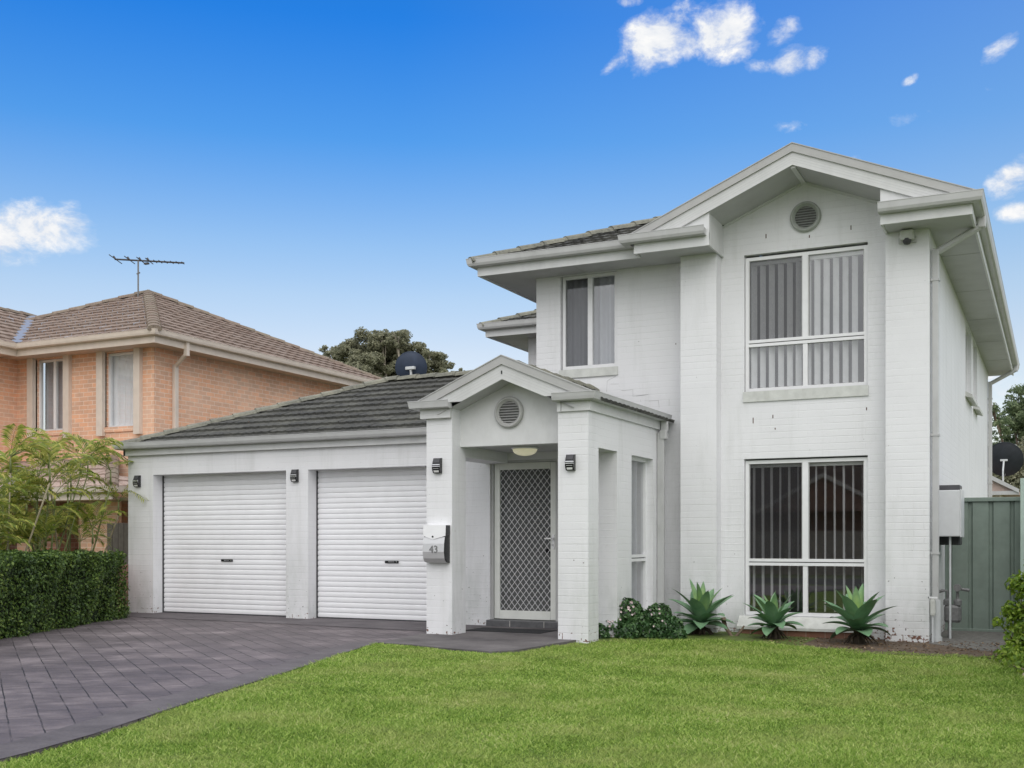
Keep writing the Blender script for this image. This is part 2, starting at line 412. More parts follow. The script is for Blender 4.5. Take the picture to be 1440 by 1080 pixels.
        if parent is not None: o.parent = parent
        return o

def thing(name, loc, label, cat, group=None, rz=0):
    o = bpy.data.objects.new(name, None); C.objects.link(o); o.location = loc; o.rotation_euler = (0, 0, rz)
    o.empty_display_size = .2
    tag(o, label, cat, group); return o
def tag(o, label, cat, group=None):
    o['label'] = label; o['category'] = cat
    if group: o['group'] = group
    return o
def struct(o, kind='structure'): o['kind'] = kind; return o

# local frame helpers for walls: F faces -y, S faces +x
def TF(y0): return lambda u, d, z: (u, y0+d, z)
def TS(x0): return lambda u, d, z: (x0-d, u, z)
def tbox(mb, T, u0, u1, d0, d1, z0, z1, mat):
    a = T(u0, d0, z0); b = T(u1, d1, z1); mb.box(a[0], b[0], a[1], b[1], a[2], b[2], mat)

def wall(mb, T, u0, u1, z0, z1, openings, mat, depth=.11, topfn=None):
    """outer skin with reveals; openings: (ua,ub,za,zb)"""
    us = sorted(set([u0, u1]+[o[0] for o in openings]+[o[1] for o in openings]))
    zs = sorted(set([z0, z1]+[o[2] for o in openings]+[o[3] for o in openings]))
    for a, b in zip(us, us[1:]):
        for c, d in zip(zs, zs[1:]):
            um, zm = (a+b)/2, (c+d)/2
            if any(o[0] < um < o[1] and o[2] < zm < o[3] for o in openings): continue
            mb.poly([T(a, 0, c), T(b, 0, c), T(b, 0, d), T(a, 0, d)], mat)
    for a, b, c, d in openings:
        mb.poly([T(a, 0, c), T(a, 0, d), T(a, depth, d), T(a, depth, c)], mat)
        mb.poly([T(b, 0, c), T(b, depth, c), T(b, depth, d), T(b, 0, d)], mat)
        mb.poly([T(a, 0, d), T(b, 0, d), T(b, depth, d), T(a, depth, d)], mat)
        mb.poly([T(a, 0, c), T(a, depth, c), T(b, depth, c), T(b, 0, c)], mat)

def room(T, u0, u1, z0, z1, d0, parent, depth=1.6):
    mb = MB(); e = .35
    a, b, c, d = u0-e*.2, u1+e*.2, z0-.05, z1+.03
    q = lambda pts: mb.poly([T(*p) for p in pts], 'interior')
    D = d0+depth
    q([(a, D, c), (b, D, c), (b, D, d), (a, D, d)]); q([(a, d0, c), (a, D, c), (a, D, d), (a, d0, d)])
    q([(b, d0, c), (b, d0, d), (b, D, d), (b, D, c)]); q([(a, d0, c), (b, d0, c), (b, D, c), (a, D, c)])
    q([(a, d0, d), (a, D, d), (b, D, d), (b, d0, d)])
    return mb.build('room_interior', parent, fix=False)

def window(parent, T, u0, u1, z0, z1, d, trans=None, mull=None, blind=None, screen=None, fw=.045, fmat='alu', name='window'):
    mb = MB()
    tbox(mb, T, u0, u0+fw, d, d+.07, z0, z1, fmat); tbox(mb, T, u1-fw, u1, d, d+.07, z0, z1, fmat)
    tbox(mb, T, u0+fw, u1-fw, d+.002, d+.07, z0, z0+fw, fmat); tbox(mb, T, u0+fw, u1-fw, d+.002, d+.07, z1-fw, z1, fmat)
    if trans:
        tbox(mb, T, u0+fw, u1-fw, d-.004, d+.06, trans-.045, trans-.006, fmat); tbox(mb, T, u0+fw, u1-fw, d-.004, d+.06, trans+.006, trans+.045, fmat)
        tbox(mb, T, u0+fw, u1-fw, d+.02, d+.05, trans-.006, trans+.006, 'shadow_gap')
        if mull:
            tbox(mb, T, mull-.03, mull+.03, d+.004, d+.06, z0+fw, trans-.045, fmat); tbox(mb, T, mull-.035, mull+.035, d-.002, d+.06, trans+.045, z1-fw, fmat)
            # inner sash lines
            for a, b in ((u0+fw, mull-.035), (mull+.035, u1-fw)):
                tbox(mb, T, a, a+.012, d+.012, d+.05, trans+.045, z1-fw, 'trim'); tbox(mb, T, b-.012, b, d+.012, d+.05, trans+.045, z1-fw, 'trim')
    elif mull: tbox(mb, T, mull-.035, mull+.035, d-.002, d+.06, z0+fw, z1-fw, fmat)
    w = mb.build(name, parent)
    g = MB(); g.poly([T(u0+fw, d+.035, z0+fw), T(u1-fw, d+.035, z0+fw), T(u1-fw, d+.035, z1-fw), T(u0+fw, d+.035, z1-fw)], 'glass'); g.build('pane', w, fix=False)
    if screen:
        a, b, c, e = screen; s_ = MB(); s_.poly([T(a, d+.02, c), T(b, d+.02, c), T(b, d+.02, e), T(a, d+.02, e)], 'fly_mesh'); s_.build('fly_screen', w, fix=False)
    if blind:
        typ, pitch, wid, ang = blind; bl = MB(); u = u0+fw+pitch*.4; k = 0
        if typ == 'slats':
            while u < u1-fw-pitch*.2:
                an = R(ang + random.uniform(-3, 3)); cx, cz = math.cos(an)*wid/2, math.sin(an)*wid/2; dd = d+.10
                n = 4; pts = []
                for j in range(n+1):
                    t = j/n*2-1; bow = .006*(1-t*t)
                    pts.append((u+cx*t-bow*math.sin(an), dd+cz*t+bow*math.cos(an)))
                tw = random.uniform(-.006, .006)
                for j in range(n):
                    (a, b), (a2, b2) = pts[j], pts[j+1]
                    bl.poly([T(a+tw, b, z0+.06), T(a2+tw, b2, z0+.06), T(a2, b2, z1-.09), T(a, b, z1-.09)], 'slat_white')
                u += pitch
            tbox(bl, T, u0+fw, u1-fw, d+.08, d+.13, z1-.09, z1-.05, 'slat_white')
        else:
            n = int((u1-u0)/.012); pts = []
            for j in range(n+1):
                uu = u0+fw*.5+(u1-u0-fw)*j/n; pts.append((uu, d+(.085 if typ == 'sheer' else .13)+.028*(.5 if typ == 'sheer' else 1)*math.sin(uu*2*math.pi/pitch)+.01*math.sin(uu*37)))
            for (a, b), (a2, b2) in zip(pts, pts[1:]):
                bl.poly([T(a, b, z0+.02), T(a2, b2, z0+.02), T(a2, b2, z1-.03), T(a, b, z1-.03)], 'sheer_white' if typ == 'sheer' else 'curtain_grey')
        o = bl.build('blind' if typ == 'slats' else 'curtain', w, fix=False)
    return w

def tiles(mb, o, u, s, S, lo, hi, mat, course=.32, lift=.032, wave=.012, tw=.30, step=.05):
    """stepped courses of roof tiles on a sloped plane. lo/hi = (at s=0, at s=S)"""
    o, u, s = Vector(o), Vector(u).normalized(), Vector(s).normalized(); n = u.cross(s).normalized()
    if n.z < 0: n = -n
    K = int(math.ceil(S/course)); i_m = mb.mi(mat)
    LO = lambda t: lo[0]+(lo[1]-lo[0])*t/S; HI = lambda t: hi[0]+(hi[1]-hi[0])*t/S
    for k in range(K):
        s0 = k*course; s1 = min(S, s0+course+.0)
        l0, h0, l1, h1 = LO(s0), HI(s0), LO(s1), HI(s1)
        L0, H0 = min(l0, l1), max(h0, h1)
        if H0-L0 < .03: continue
        off = (k % 2)*tw*.5
        c0 = math.floor((L0-off)/tw)
        c = c0
        while c*tw+off < H0:
            a = c*tw+off; b = a+tw-.004; c += 1
            jz = random.uniform(-.004, .005); nst = max(2, int(round(tw/step))); vs = []
            for j in range(nst+1):
                uu = a+(b-a)*j/nst; ph = (j/nst)
                w = wave*(math.cos(ph*4*math.pi)*.5+.5)
                ua = min(max(uu, l0), h0); ub = min(max(uu, l1), h1)
                vs.append(o+u*ua+s*s0+n*0.0)
                vs.append(o+u*ua+s*s0+n*(lift+w+jz))
                vs.append(o+u*ub+s*s1+n*(.002+w))
            if (vs[-1]-vs[2]).length < .004 and (vs[-2]-vs[1]).length < .004: continue
            base = len(mb.v); mb.v += [tuple(p) for p in vs]
            for j in range(nst):
                q = base+j*3
                mb.f.append((q, q+3, q+4, q+1)); mb.m.append(i_m); mb.f.append((q+1, q+4, q+5, q+2)); mb.m.append(i_m)
def caps(mb, p0, p1, mat, r=.12, seg=.38):
    p0, p1 = Vector(p0), Vector(p1); d = (p1-p0); Ln = d.length; d.normalize()
    side = d.cross(Vector((0, 0, 1))).normalized(); up = side.cross(d).normalized(); k = 0; t = 0
    if up.z < 0: up = -up
    while t < Ln-.05:
        t1 = min(Ln, t+seg); vs = []; jt = random.uniform(-.008, .01)
        for tt, rr, hh in ((t, r*1.04, .018+jt*.5), (t+.05, r*1.02, .016+jt*.5), (t1+.04, r*.96, .004)):
            for j in range(7):
                a = math.pi*j/6; vs.append(p0+d*tt+side*math.cos(a)*rr+up*(math.sin(a)**.8*rr*.62+hh-.03))
        for j in range(7): vs.append(p0+d*t+side*math.cos(math.pi*j/6)*r*.9+up*(-.04))
        fs = [(i*7+j, i*7+j+1, i*7+8+j, i*7+7+j) for i in range(2) for j in range(6)]+[(21+j, 22+j, j+1, j) for j in range(6)]
        mb.mesh(vs, fs, mat); t = t1

GUT = lambda z0, z1, w=.125: [(0, z0+.004), (.07, z0), (.098, z0+.012), (w-.012, z0+.045), (w-.004, z1-.012), (w, z1-.008), (w, z1), (w-.016, z1), (w-.02, z1-.03), (.0, z1-.03)]

def leaves(n, sampler, mat, size, name, parent, asp=.5, jit=.35, up_bias=.0, fold=.15):
    """individual leaves, one small folded quad each (numpy)"""
    P, D = sampler(n)                                   # positions, outward dirs
    n = len(P)
    nrm = D + rng.normal(0, .55, (n, 3)); nrm[:, 2] += up_bias
    nrm /= np.linalg.norm(nrm, axis=1)[:, None]+1e-9
    t = rng.normal(0, 1, (n, 3)); t -= nrm*(t*nrm).sum(1)[:, None]; t /= np.linalg.norm(t, axis=1)[:, None]+1e-9
    b = np.cross(nrm, t); sz = size*(1+jit*rng.uniform(-1, 1, n))[:, None]
    v = np.empty((n, 4, 3))
    v[:, 0] = P-t*sz*.5; v[:, 2] = P+t*sz*.5
    v[:, 1] = P+b*sz*asp*.5+nrm*sz*fold; v[:, 3] = P-b*sz*asp*.5+nrm*sz*fold
    return np_mesh(name, v.reshape(-1, 3), np.arange(n*4).reshape(-1, 4), mat, parent)
def np_mesh(name, v, f, mat, parent=None, smooth=False):
    org = np.zeros(3); q = parent
    while q is not None: org += np.array(q.location); q = q.parent
    me = bpy.data.meshes.new(name); k = f.shape[1]
    me.vertices.add(len(v)); me.vertices.foreach_set('co', (v-org).astype(np.float32).ravel())
    me.loops.add(f.size); me.loops.foreach_set('vertex_index', f.astype(np.int32).ravel())
    me.polygons.add(len(f)); me.polygons.foreach_set('loop_start', np.arange(0, f.size, k, dtype=np.int32))
    me.polygons.foreach_set('loop_total', np.full(len(f), k, dtype=np.int32)) if hasattr(me.polygons[0], 'loop_total') and False else None
    me.materials.append(MATS[mat]); me.update(calc_edges=True); me.validate()
    if smooth: me.polygons.foreach_set('use_smooth', [True]*len(f))
    o = bpy.data.objects.new(name, me); C.objects.link(o)
    if parent is not None: o.parent = parent
    return o

# ================================================================== THE WHITE HOUSE
PX0, PX1, PX2, PX3 = -6.99, -6.63, -5.22, -4.84      # porch piers
H = thing('white_house', (-5.9, 13.5, 0), 'two storey white painted brick house with double garage and gabled entry porch', 'house')

# --- ground floor walls
GY = 13.52
w = MB()
wall(w, TF(GY), -13.46, -6.91, -.15, 2.56, [(-12.93, -10.32, -.3, 2.205), (-9.92, -7.30, -.3, 2.205)], 'wall_paint', .24)
w.poly([(-6.91, GY, -.15), (-6.91, 13.66, -.15), (-6.91, 13.66, 2.33), (-6.91, GY, 2.33)], 'wall_paint')
w.poly([(-13.46, GY, -.15), (-13.46, 19.6, -.15), (-13.46, 19.6, 2.56), (-13.46, GY, 2.56)], 'wall_paint')
w.poly([(-13.46, 19.6, -.15), (-6.8, 19.6, -.15), (-6.8, 19.6, 2.56), (-13.46, 19.6, 2.56)], 'wall_paint')
w.poly([(-6.91, GY, 2.24), (-5.09, GY, 2.24), (-5.09, GY, 2.56), (-6.91, GY, 2.56)], 'wall_paint')
w.poly([(-6.91, GY, 2.24), (-5.09, GY, 2.24), (-5.09, 13.7, 2.24), (-6.91, 13.7, 2.24)], 'wall_paint')
w.poly([(-5.85, 13.56, -.1), (-5.09, 13.56, -.1), (-5.09, 13.56, 2.3), (-5.85, 13.56, 2.3)], 'wall_paint')
w.build('garage_wall', H)
# weep holes and rust marks set in the walls
def marks(mb, lst, y, mat='rust'):
    for x, z, h in lst:
        h *= .75
        mb.box(x-.006, x+.006, y-.002, y+.01, z-h/2, z+h/2, mat)

# --- porch
w = MB()
w.box(PX0, PX1, 11.96, 12.31, -.15, 2.80, 'wall_paint')
w.build('porch_pier', H)
w = MB()
w.box(PX2, PX3, 11.96, 12.28, -.2, 2.80, 'wall_paint')
marks(w, [(-5.02, .93, .012), (-4.9, .9, .012)], 11.96)
w.build('porch_pier', H)
w = MB()
T = TS(PX3)
wall(w, T, 12.28, 14.75, -.2, 2.72, [(12.28, 12.90, -.3, 2.25), (13.42, 14.26, .15, 2.245)], 'wall_paint', .25)
# inner face of the side wall
w.poly([(-5.09, 12.9, -.2), (-5.09, 13.6, -.2), (-5.09, 13.6, 2.33), (-5.09, 12.9, 2.33)], 'wall_paint')
w.poly([(-5.09, 12.28, 2.25), (-5.09, 12.9, 2.25), (-5.09, 12.9, 2.4), (-5.09, 12.28, 2.4)], 'wall_paint')
w.build('porch_side_wall', H)
w = MB()
w.prism([(PX1-.02, 2.315), (PX2+.02, 2.315), (PX2+.02, 2.84), (-5.915, 3.14), (PX1-.02, 2.84)], 'y', 12.17, 12.29, 'board')
w.build('gable_panel', H)
w = MB()
w.box(PX0+.01, PX1-.01, 12.311, GY-.002, 2.20, 2.75, 'wall_paint')
w.build('porch_beam', H)
w = MB(); w.box(PX1-.012, -5.088, 12.29, GY-.001, 2.335, 2.36, 'soffit'); w.build('porch_ceiling', H)
w = MB()
w.box(-6.91, -5.1, 13.40, 13.70, -.05, .09, 'tile_grey', .008)
for x in (-6.55, -6.05, -5.6): w.box(x-.004, x+.004, 13.397, 13.5, -.04, .088, 'joint_white')
w.build('door_step', H)
w = MB(); w.box(PX0-.02, PX1-.002, 11.932, 11.957, 2.66, 2.84, 'board'); w.build('eave_infill', H)
w = MB(); w.box(PX2+.002, PX3-.002, 11.957, 11.9595, 2.66, 2.84, 'board'); w.build('eave_infill', H)
# frieze boards round the porch, under the gutters
w = MB()
fr = [(0, 2.655), (.028, 2.655), (.028, 2.80), (0, 2.80)]
w.extrude(fr, [(-7.02, 12.6), (-7.02, 11.93), (PX1, 11.93)], 'board')
w.build('fascia', H)
w = MB()
w.extrude(fr, [(PX2, 11.955), (PX3+.005, 11.955), (PX3+.005, 14.47)], 'board')
w.box(PX2+.05, PX2+.054, 11.924, 11.93, 2.66, 2.78, 'shadow_gap')
w.build('fascia', H)
w = MB()
w.extrude(GUT(2.765, 2.862, .115), [(-7.05, 13.0), (-7.05, 11.90), (-6.60, 11.90)], 'trim')
w.build('gutter', H)
w = MB()
w.extrude(GUT(2.765, 2.862, .12), [(-5.24, 11.92), (-4.81, 11.92), (-4.81, 14.62)], 'trim')
w.build('gutter', H)
# porch gable barge boards
def gable(ax, az, halfL, halfR, y, pitch, capz, barge, zc, thick=.03, mat='barge'):
    """barge boards and metal capping of a gable, cut off level at zc where they land on the gutters"""
    w = MB(); c = MB()
    def band(mb, t0, t1, sgn, ya, yb, m, hw):
        xa = min(hw, (az-t0-zc)/pitch); xb = min(hw, (az-t1-zc)/pitch)
        pts = [(ax, az-t0), (ax, az-t1), (ax+sgn*xb, az-t1-pitch*xb), (ax+sgn*xa, az-t0-pitch*xa)]
        if xa-xb > .001 and xa == hw: pts = pts[:3]+[(ax+sgn*hw, zc), (ax+sgn*hw, az-t0-pitch*hw)]
        mb.prism(pts[::sgn], 'y', ya, yb, m)
    for sgn, hw in ((-1, halfL), (1, halfR)):
        band(w, capz, capz+barge, sgn, y, y+thick, mat, hw)
        for g in (.3, .5, .7): band(w, capz+barge*g-.0015, capz+barge*g+.0015, sgn, y-.001, y+.004, 'trim', hw)
        band(c, 0, capz, sgn, y-.022, y+.10, 'capping', hw)
        band(c, -.012, 0, sgn, y-.03, y+.14, 'capping', hw)
    b = w.build('barge_board', H); c.build('barge_capping', b)
gable(-5.9, 3.345, 1.20, 1.16, 11.86, .425, .10, .175, 2.835)
w = MB()
# raking lining under porch gable
for sgn in (-1, 1):
    w.poly([(-5.9, 11.89, 3.075), (-5.9, 12.17, 3.075), (-5.9+sgn*.9, 12.17, 3.075-.425*.9), (-5.9+sgn*.9, 11.89, 3.075-.425*.9)], 'soffit')
w.build('raking_soffit', H, fix=False)
w = MB(); w.box(-5.912, -5.896, 11.855, 11.862, 3.13, 3.17, 'shadow_gap')
w.build('cable_hole', H)
# porch roof
w = MB()
for sgn, hw in ((-1, 1.2), (1, 1.2)):
    sl = Vector((-sgn, 0, .425)).normalized(); S = hw*math.hypot(1, .425)
    x = -5.9+sgn*hw; z = 3.275-.425*hw
    y1 = 14.72 if sgn > 0 else 15.5
    tiles(w, (x, 12.01, z), (0, 1, 0), sl, S, (0, 0), (y1-12.01, y1-12.01), 'tile_charcoal', .32, .03)
rf = w.build('roof', H, fix=False)
c = MB(); caps(c, (-5.9, 12.2, 3.28), (-5.9, 14.7, 3.28), 'cap_charcoal'); c.build('ridge_capping', rf)
# round louvre vents
def vent(x, y, z, r, mat):
    w = MB()
    w.lathe([(r, 0), (r, -.035), (r*.93, -.05), (r*.84, -.05), (r*.80, -.035), (r*.70, -.02), (r*.70, .0)], (x, y, z), (0, 1, 0), mat, 40)
    n = 8
    for i in range(n):
        zz = -r*.68+(i+.5)*r*1.36/n; hw = math.sqrt(max(0, (r*.72)**2-zz*zz))
        w.prism([(y-.034, z+zz-.006), (y-.031, z+zz-.009), (y-.008, z+zz+.004), (y-.011, z+zz+.007)], 'x', x-hw, x+hw, mat)
    w.lathe([(r*.72, -.001), (r*.72, -.004)], (x, y, z), (0, 1, 0), 'pipe_grey', 32)
    return w.build('louvre_vent', H)
vent(-5.95, 12.17, 2.71, .19, 'capping')
# downpipe at porch
w = MB()
w.box(-4.80, -4.70, 14.44, 14.50, 2.60, 2.77, 'trim', .01); w.box(-4.835, -4.74, 14.40, 14.46, -.15, 2.62, 'trim', .01)
w.box(-4.80, -4.70, 14.39, 14.50, 2.52, 2.64, 'trim', .01)
w.build('downpipe', H)
# porch side window
window(H, TS(PX3), 13.42, 14.26, .15, 2.245, .09, trans=.93, blind=('curtain', .11, 0, 0))
room(TS(PX3), 13.80, 14.5, .1, 2.3, .26, H, .5)

# --- garage doors
def roller(x0, x1):
    w = MB(); y = GY+.235; per = .0772; z = .015; pts = []
    while z < 2.30:
        pts += [(y+.001, z), (y-.004, z+.008), (y-.0065, z+.026), (y-.006, z+.046), (y-.003, z+.063), (y+.007, z+.067), (y+.008, z+.072)]
        z += per
    n = len(pts)
    for (a, b), (c, d) in zip(pts, pts[1:]):
        w.poly([(x0, a, b), (x1, a, b), (x1, c, d), (x0, c, d)], 'roller')
    w.box(x0, x1, y-.012, y+.02, .0, .022, 'dark_grey')
    w.box(x0, x0+.012, y-.03, y+.03, 0, 2.2, 'dark_grey'); w.box(x1-.012, x1, y-.03, y+.03, 0, 2.2, 'dark_grey')
    d = w.build('garage_door', H, fix=False)
    xc = (x0+x1)/2
    h = MB(); h.box(xc-.115, xc+.115, y-.022, y-.008, .832, .868, 'black_plastic', .004)
    for k in range(6): h.box(xc-.05+k*.017, xc-.041+k*.017, y-.024, y-.0215, .846, .857, 'silver')
    h.box(xc+.0755, xc+.095, y-.03, y-.021, .842, .858, 'chrome', .003)
    h.build('handle', d)
roller(-12.93, -10.32); roller(-9.92, -7.30)

# --- garage roof
w = MB(); zE = 2.66; pt = .40; xl, xr, yf, yb = -13.62, -6.79, 13.40, 19.75; hh = (yb-yf)/2
zr = zE+pt*hh; q = math.hypot(1, pt)
tiles(w, (xl, yf, zE), (1, 0, 0), (0, 1, pt), hh*q, (0, hh), (xr-xl, xr-xl), 'tile_charcoal', .335, .036, .010, .30, .05)
tiles(w, (xl, yf, zE), (0, 1, 0), (1, 0, pt), hh*q, (0, hh), (2*hh, hh), 'tile_charcoal', .335, .04, .012, .30, .1)
w.poly([(xl, yb, zE), (xl+hh, yf+hh, zr), (xr, yf+hh, zr), (xr, yb, zE)], 'tile_charcoal')
rf = w.build('roof', H, fix=False)
c = MB(); caps(c, (xl+.02, yf+.02, zE+.02), (xl+hh, yf+hh, zr+.02), 'cap_charcoal', .13); c.build('ridge_capping', rf); c = MB(); caps(c, (xr, yf+hh, zr+.02), (xl+hh-.05, yf+hh, zr+.02), 'cap_charcoal', .13)
c.build('ridge_capping', rf); c = MB(); caps(c, (xl, yb, zE), (xl+hh, yf+hh, zr), 'cap_charcoal'); c.build('ridge_capping', rf)
w = MB(); w.extrude(GUT(2.615, 2.715, .125), [(-13.50, 19.7), (-13.50, 13.44), (-7.02, 13.44)], 'trim'); w.build('gutter', H)
w = MB(); w.box(-13.50, -7.02, 13.455, 13.515, 2.52, 2.64, 'board'); w.box(-13.50, -13.463, 13.455, 19.6, 2.52, 2.64, 'board'); w.build('fascia', H)

# --- main block
LY, BY, PY, SX = 14.75, 14.65, 14.42, -1.385
w = MB()
wall(w, TF(LY), -6.78, -4.51, -.2, 4.965, [(-6.40, -5.54, 3.60, 4.95)], 'wall_paint', .12)
w.poly([(-6.78, LY, 0), (-6.78, 20, 0), (-6.78, 20, 4.965), (-6.78, LY, 4.965)], 'wall_paint')
w.box(-6.42, -5.52, LY-.02, LY+.1, 3.48, 3.60, 'sill_paint')
marks(w, [(-4.68, 3.85, .02)], LY)
for pl in ([(776,534),(800,532.5),(822,532),(845,530.5),(866,529.5)], [(866,529.5),(858,533),(854,536),(853,551)], [(859,540),(870,540)], [(874,549),(889,548)], [(890,547),(890,557),(912,555)], [(895,557),(911,554.5)], [(912,564),(926,563)], [(926,563),(927,573)], [(941,562),(941,571)]):
    for (a, b), (c2, d2) in zip(pl, pl[1:]):
        def U(u, q):
            k = (u-720)/1573.; va_ = math.atan(765/1573.); dx = -math.sin(va_)+math.cos(va_)*k; dy = math.cos(va_)+math.sin(va_)*k; t_ = LY/dy
            return dx*t_, 1.15+t_*(761-q)/1573.
        (xa, za), (xb, zb) = U(a, b), U(c2, d2); d_ = Vector((xb-xa, zb-za)).normalized(); n_ = Vector((-d_.y, d_.x))*.0022
        w.prism([(xa+n_.x, za+n_.y), (xb+n_.x, zb+n_.y), (xb-n_.x, zb-n_.y), (xa-n_.x, za-n_.y)], 'y', LY-.0025, LY+.004, 'trim')
w.build('front_wall', H)
w = MB()
w.box(-4.51, -4.02, PY, LY+.05, -.2, 4.965, 'wall_paint')
w.build('pilaster', H)
w = MB(); w.box(-1.89, SX, PY, LY+.05, -.2, 4.965, 'wall_paint'); w.build('pilaster', H)
w = MB()
WU0, WU1 = -3.71, -2.135
wall(w, TF(BY), -4.02, -1.89, -.2, 4.95, [(WU0, WU1, .17, 2.235), (WU0, WU1, 3.12, 4.93)], 'wall_paint', .12)
w.poly([(-4.02, BY, 4.95), (-1.89, BY, 4.95), (-1.89, BY, 5.40), (-2.94, BY, 5.86), (-4.02, BY, 5.40)], 'wall_paint')
w.box(WU0-.01, WU1+.01, BY-.022, BY+.1, 2.985, 3.12, 'sill_paint')
# weathered protruding sill and plinth under the lower window
w.prism([(BY+.05, .17), (BY-.01, .165), (BY-.16, .035), (BY-.16, .0), (BY+.05, .0)], 'x', WU0-.06, WU1+.03, 'sill_paint')
w.box(WU0-.03, WU1+.0, BY-.12, BY+.05, -.2, -.002, 'brick_plinth')
marks(w, [(-3.42, 5.15, .075), (-2.34, 5.13, .075), (-2.86, 5.08, .05), (-3.59, 2.74, .1), (-3.33, 2.78, .06), (-3.30, 2.62, .03), (-2.15, 2.82, .05)], BY)
w.build('bay_wall', H)
w = MB()
sw = [(20.5, 21.95, 3.70, 4.93), (22.45, 23.6, 3.70, 4.93)]
wall(w, TS(SX), LY+.05, 27.5, -.2, 4.965, sw, 'wall_paint', .12)
w.poly([(SX, 27.5, -.2), (-8.9, 27.5, -.2), (-8.9, 27.5, 4.965), (SX, 27.5, 4.965)], 'wall_paint')
w.poly([(-8.9, 19.0, -.2), (-8.9, 27.5, -.2), (-8.9, 27.5, 4.965), (-8.9, 19.0, 4.965)], 'wall_paint')
w.poly([(-8.9, 19.0, 2.5), (-8.72, 19.0, 2.5), (-8.72, 19.0, 4.965), (-8.9, 19.0, 4.965)], 'wall_paint')
w.poly([(-8.12, 19.0, 2.5), (-6.78, 19.0, 2.5), (-6.78, 19.0, 4.965), (-8.12, 19.0, 4.965)], 'wall_paint')
for a, b, c_, d_ in sw:
    w.prism([(SX, c_), (SX+.0, c_-.085), (SX+.11, c_-.115), (SX+.11, c_-.06)], 'y', a-.03, b+.03, 'sill_paint')
w.build('side_wall', H)
# windows
midx = (WU0+WU1)/2+.0
window(H, TF(BY), WU0+.006, WU1-.006, 3.124, 4.90, .045, trans=3.76, mull=midx, blind=('slats', .118, .100, 52), screen=(WU0+.06, midx-.035, 3.81, 4.85))
window(H, TF(BY), WU0+.006, WU1-.006, .175, 2.215, .045, trans=.875, mull=midx, blind=('slats', .116, .105, 86), screen=(WU0+.06, midx-.035, .93, 2.16))
room(TF(BY), WU0, WU1, 3.124, 4.93, .26, H); room(TF(BY), WU0, WU1, .175, 2.235, .26, H, 2.5)
window(H, TF(LY), -6.385, -5.545, 3.61, 4.945, .045, mull=-5.96, blind=('curtain', .135, 0, 0), screen=(-6.34, -5.995, 3.66, 4.9))
room(TF(LY), -6.39, -5.54, 3.6, 4.95, .24, H)
for a, b, c_, d_ in sw: window(H, TS(SX), a, b, c_, d_, .07, mull=(a+b)/2, blind=('curtain', .14, 0, 0))
w = MB(); window(H, TF(19.0), -8.72, -8.12, 3.6, 4.9, .03, blind=('curtain', .12, 0, 0))
# head flashing over upper bay window
# --- eaves
SZ = 4.955
w = MB()
w.poly([(-7.42, 14.19, SZ), (-4.9, 14.19, SZ), (-4.9, LY, SZ), (-6.78, LY, SZ), (-6.78, 19, SZ), (-7.42, 19, SZ)], 'soffit')
w.poly([(-5.0, 13.96, SZ-.006), (-4.0, 13.96, SZ-.006), (-4.0, LY, SZ-.006), (-5.0, LY, SZ-.006)], 'soffit')
w.poly([(-1.89, 13.96, SZ-.006), (-.88, 13.96, SZ-.006), (-.88, BY+.3, SZ-.006), (-1.89, BY+.3, SZ-.006)], 'soffit')
w.poly([(SX-.02, BY+.3, SZ-.004), (-.88, BY+.3, SZ-.004), (-.88, 28.0, SZ-.004), (SX-.02, 28.0, SZ-.004)], 'soffit')
w.poly([(-9.5, 18.47, SZ), (-6.7, 18.47, SZ), (-6.7, 19.01, SZ), (-9.5, 19.01, SZ)], 'soffit'); w.poly([(-9.5, 19.0, SZ), (-8.9, 19.0, SZ), (-8.9, 28, SZ), (-9.5, 28, SZ)], 'soffit')
w.poly([(-9.5, 27.5, SZ), (-.88, 27.5, SZ), (-.88, 28.0, SZ), (-9.5, 28.0, SZ)], 'soffit')
for y in (15.95, 18.35, 20.75, 23.15, 25.55): w.box(SX+.004, -.885, y-.006, y+.006, SZ-.008, SZ-.0045, 'capping')
for x in (-6.0,): w.box(x-.006, x+.006, 14.2, LY-.003, SZ-.004, SZ-.001, 'capping')
w.build('soffit', H, fix=False)
w = MB()
w.extrude([(-.025, SZ-.02), (0, SZ-.02), (0, 5.10), (-.025, 5.10)], [(-7.44, 19), (-7.44, 14.17), (-4.99, 14.17)], 'board')
w.build('fascia', H)
w = MB()
w.extrude([(-.025, SZ-.022), (0, SZ-.022), (0, 5.10), (-.025, 5.10)], [(-5.0, 14.17), (-5.0, 13.95), (-3.985, 13.95), (-3.985, BY)], 'board', out=-1 if 0 else 1)
w.build('fascia', H)
w = MB()
w.extrude([(-.025, SZ-.022), (0, SZ-.022), (0, 5.10), (-.025, 5.10)], [(-1.89, BY), (-1.89, 13.95), (-.87, 13.95), (-.87, 28.02)], 'board', out=1)
w.build('fascia', H)
w = MB()
w.extrude([(-.025, SZ-.02), (0, SZ-.02), (0, 5.10), (-.025, 5.10)], [(-9.52, 28), (-9.52, 18.45), (-6.8, 18.45)], 'board', out=1)
w.build('fascia', H)
for path in ([(-7.44, 19), (-7.44, 14.168), (-5.08, 14.168)], [(-5.06, 14.15), (-5.06, 13.948), (-4.02, 13.948)]):
    w = MB(); w.extrude(GUT(5.055, 5.172), path, 'trim', out=1 if 0 else 1); w.build('gutter', H)
w = MB(); w.extrude(GUT(5.050, 5.175), [(-1.905, 13.948), (-.868, 13.948), (-.868, 28.02)], 'trim'); w.build('gutter', H)
w = MB(); w.extrude(GUT(5.055, 5.172), [(-9.52, 28), (-9.52, 18.448), (-6.8, 18.448)], 'trim'); w.build('gutter', H)
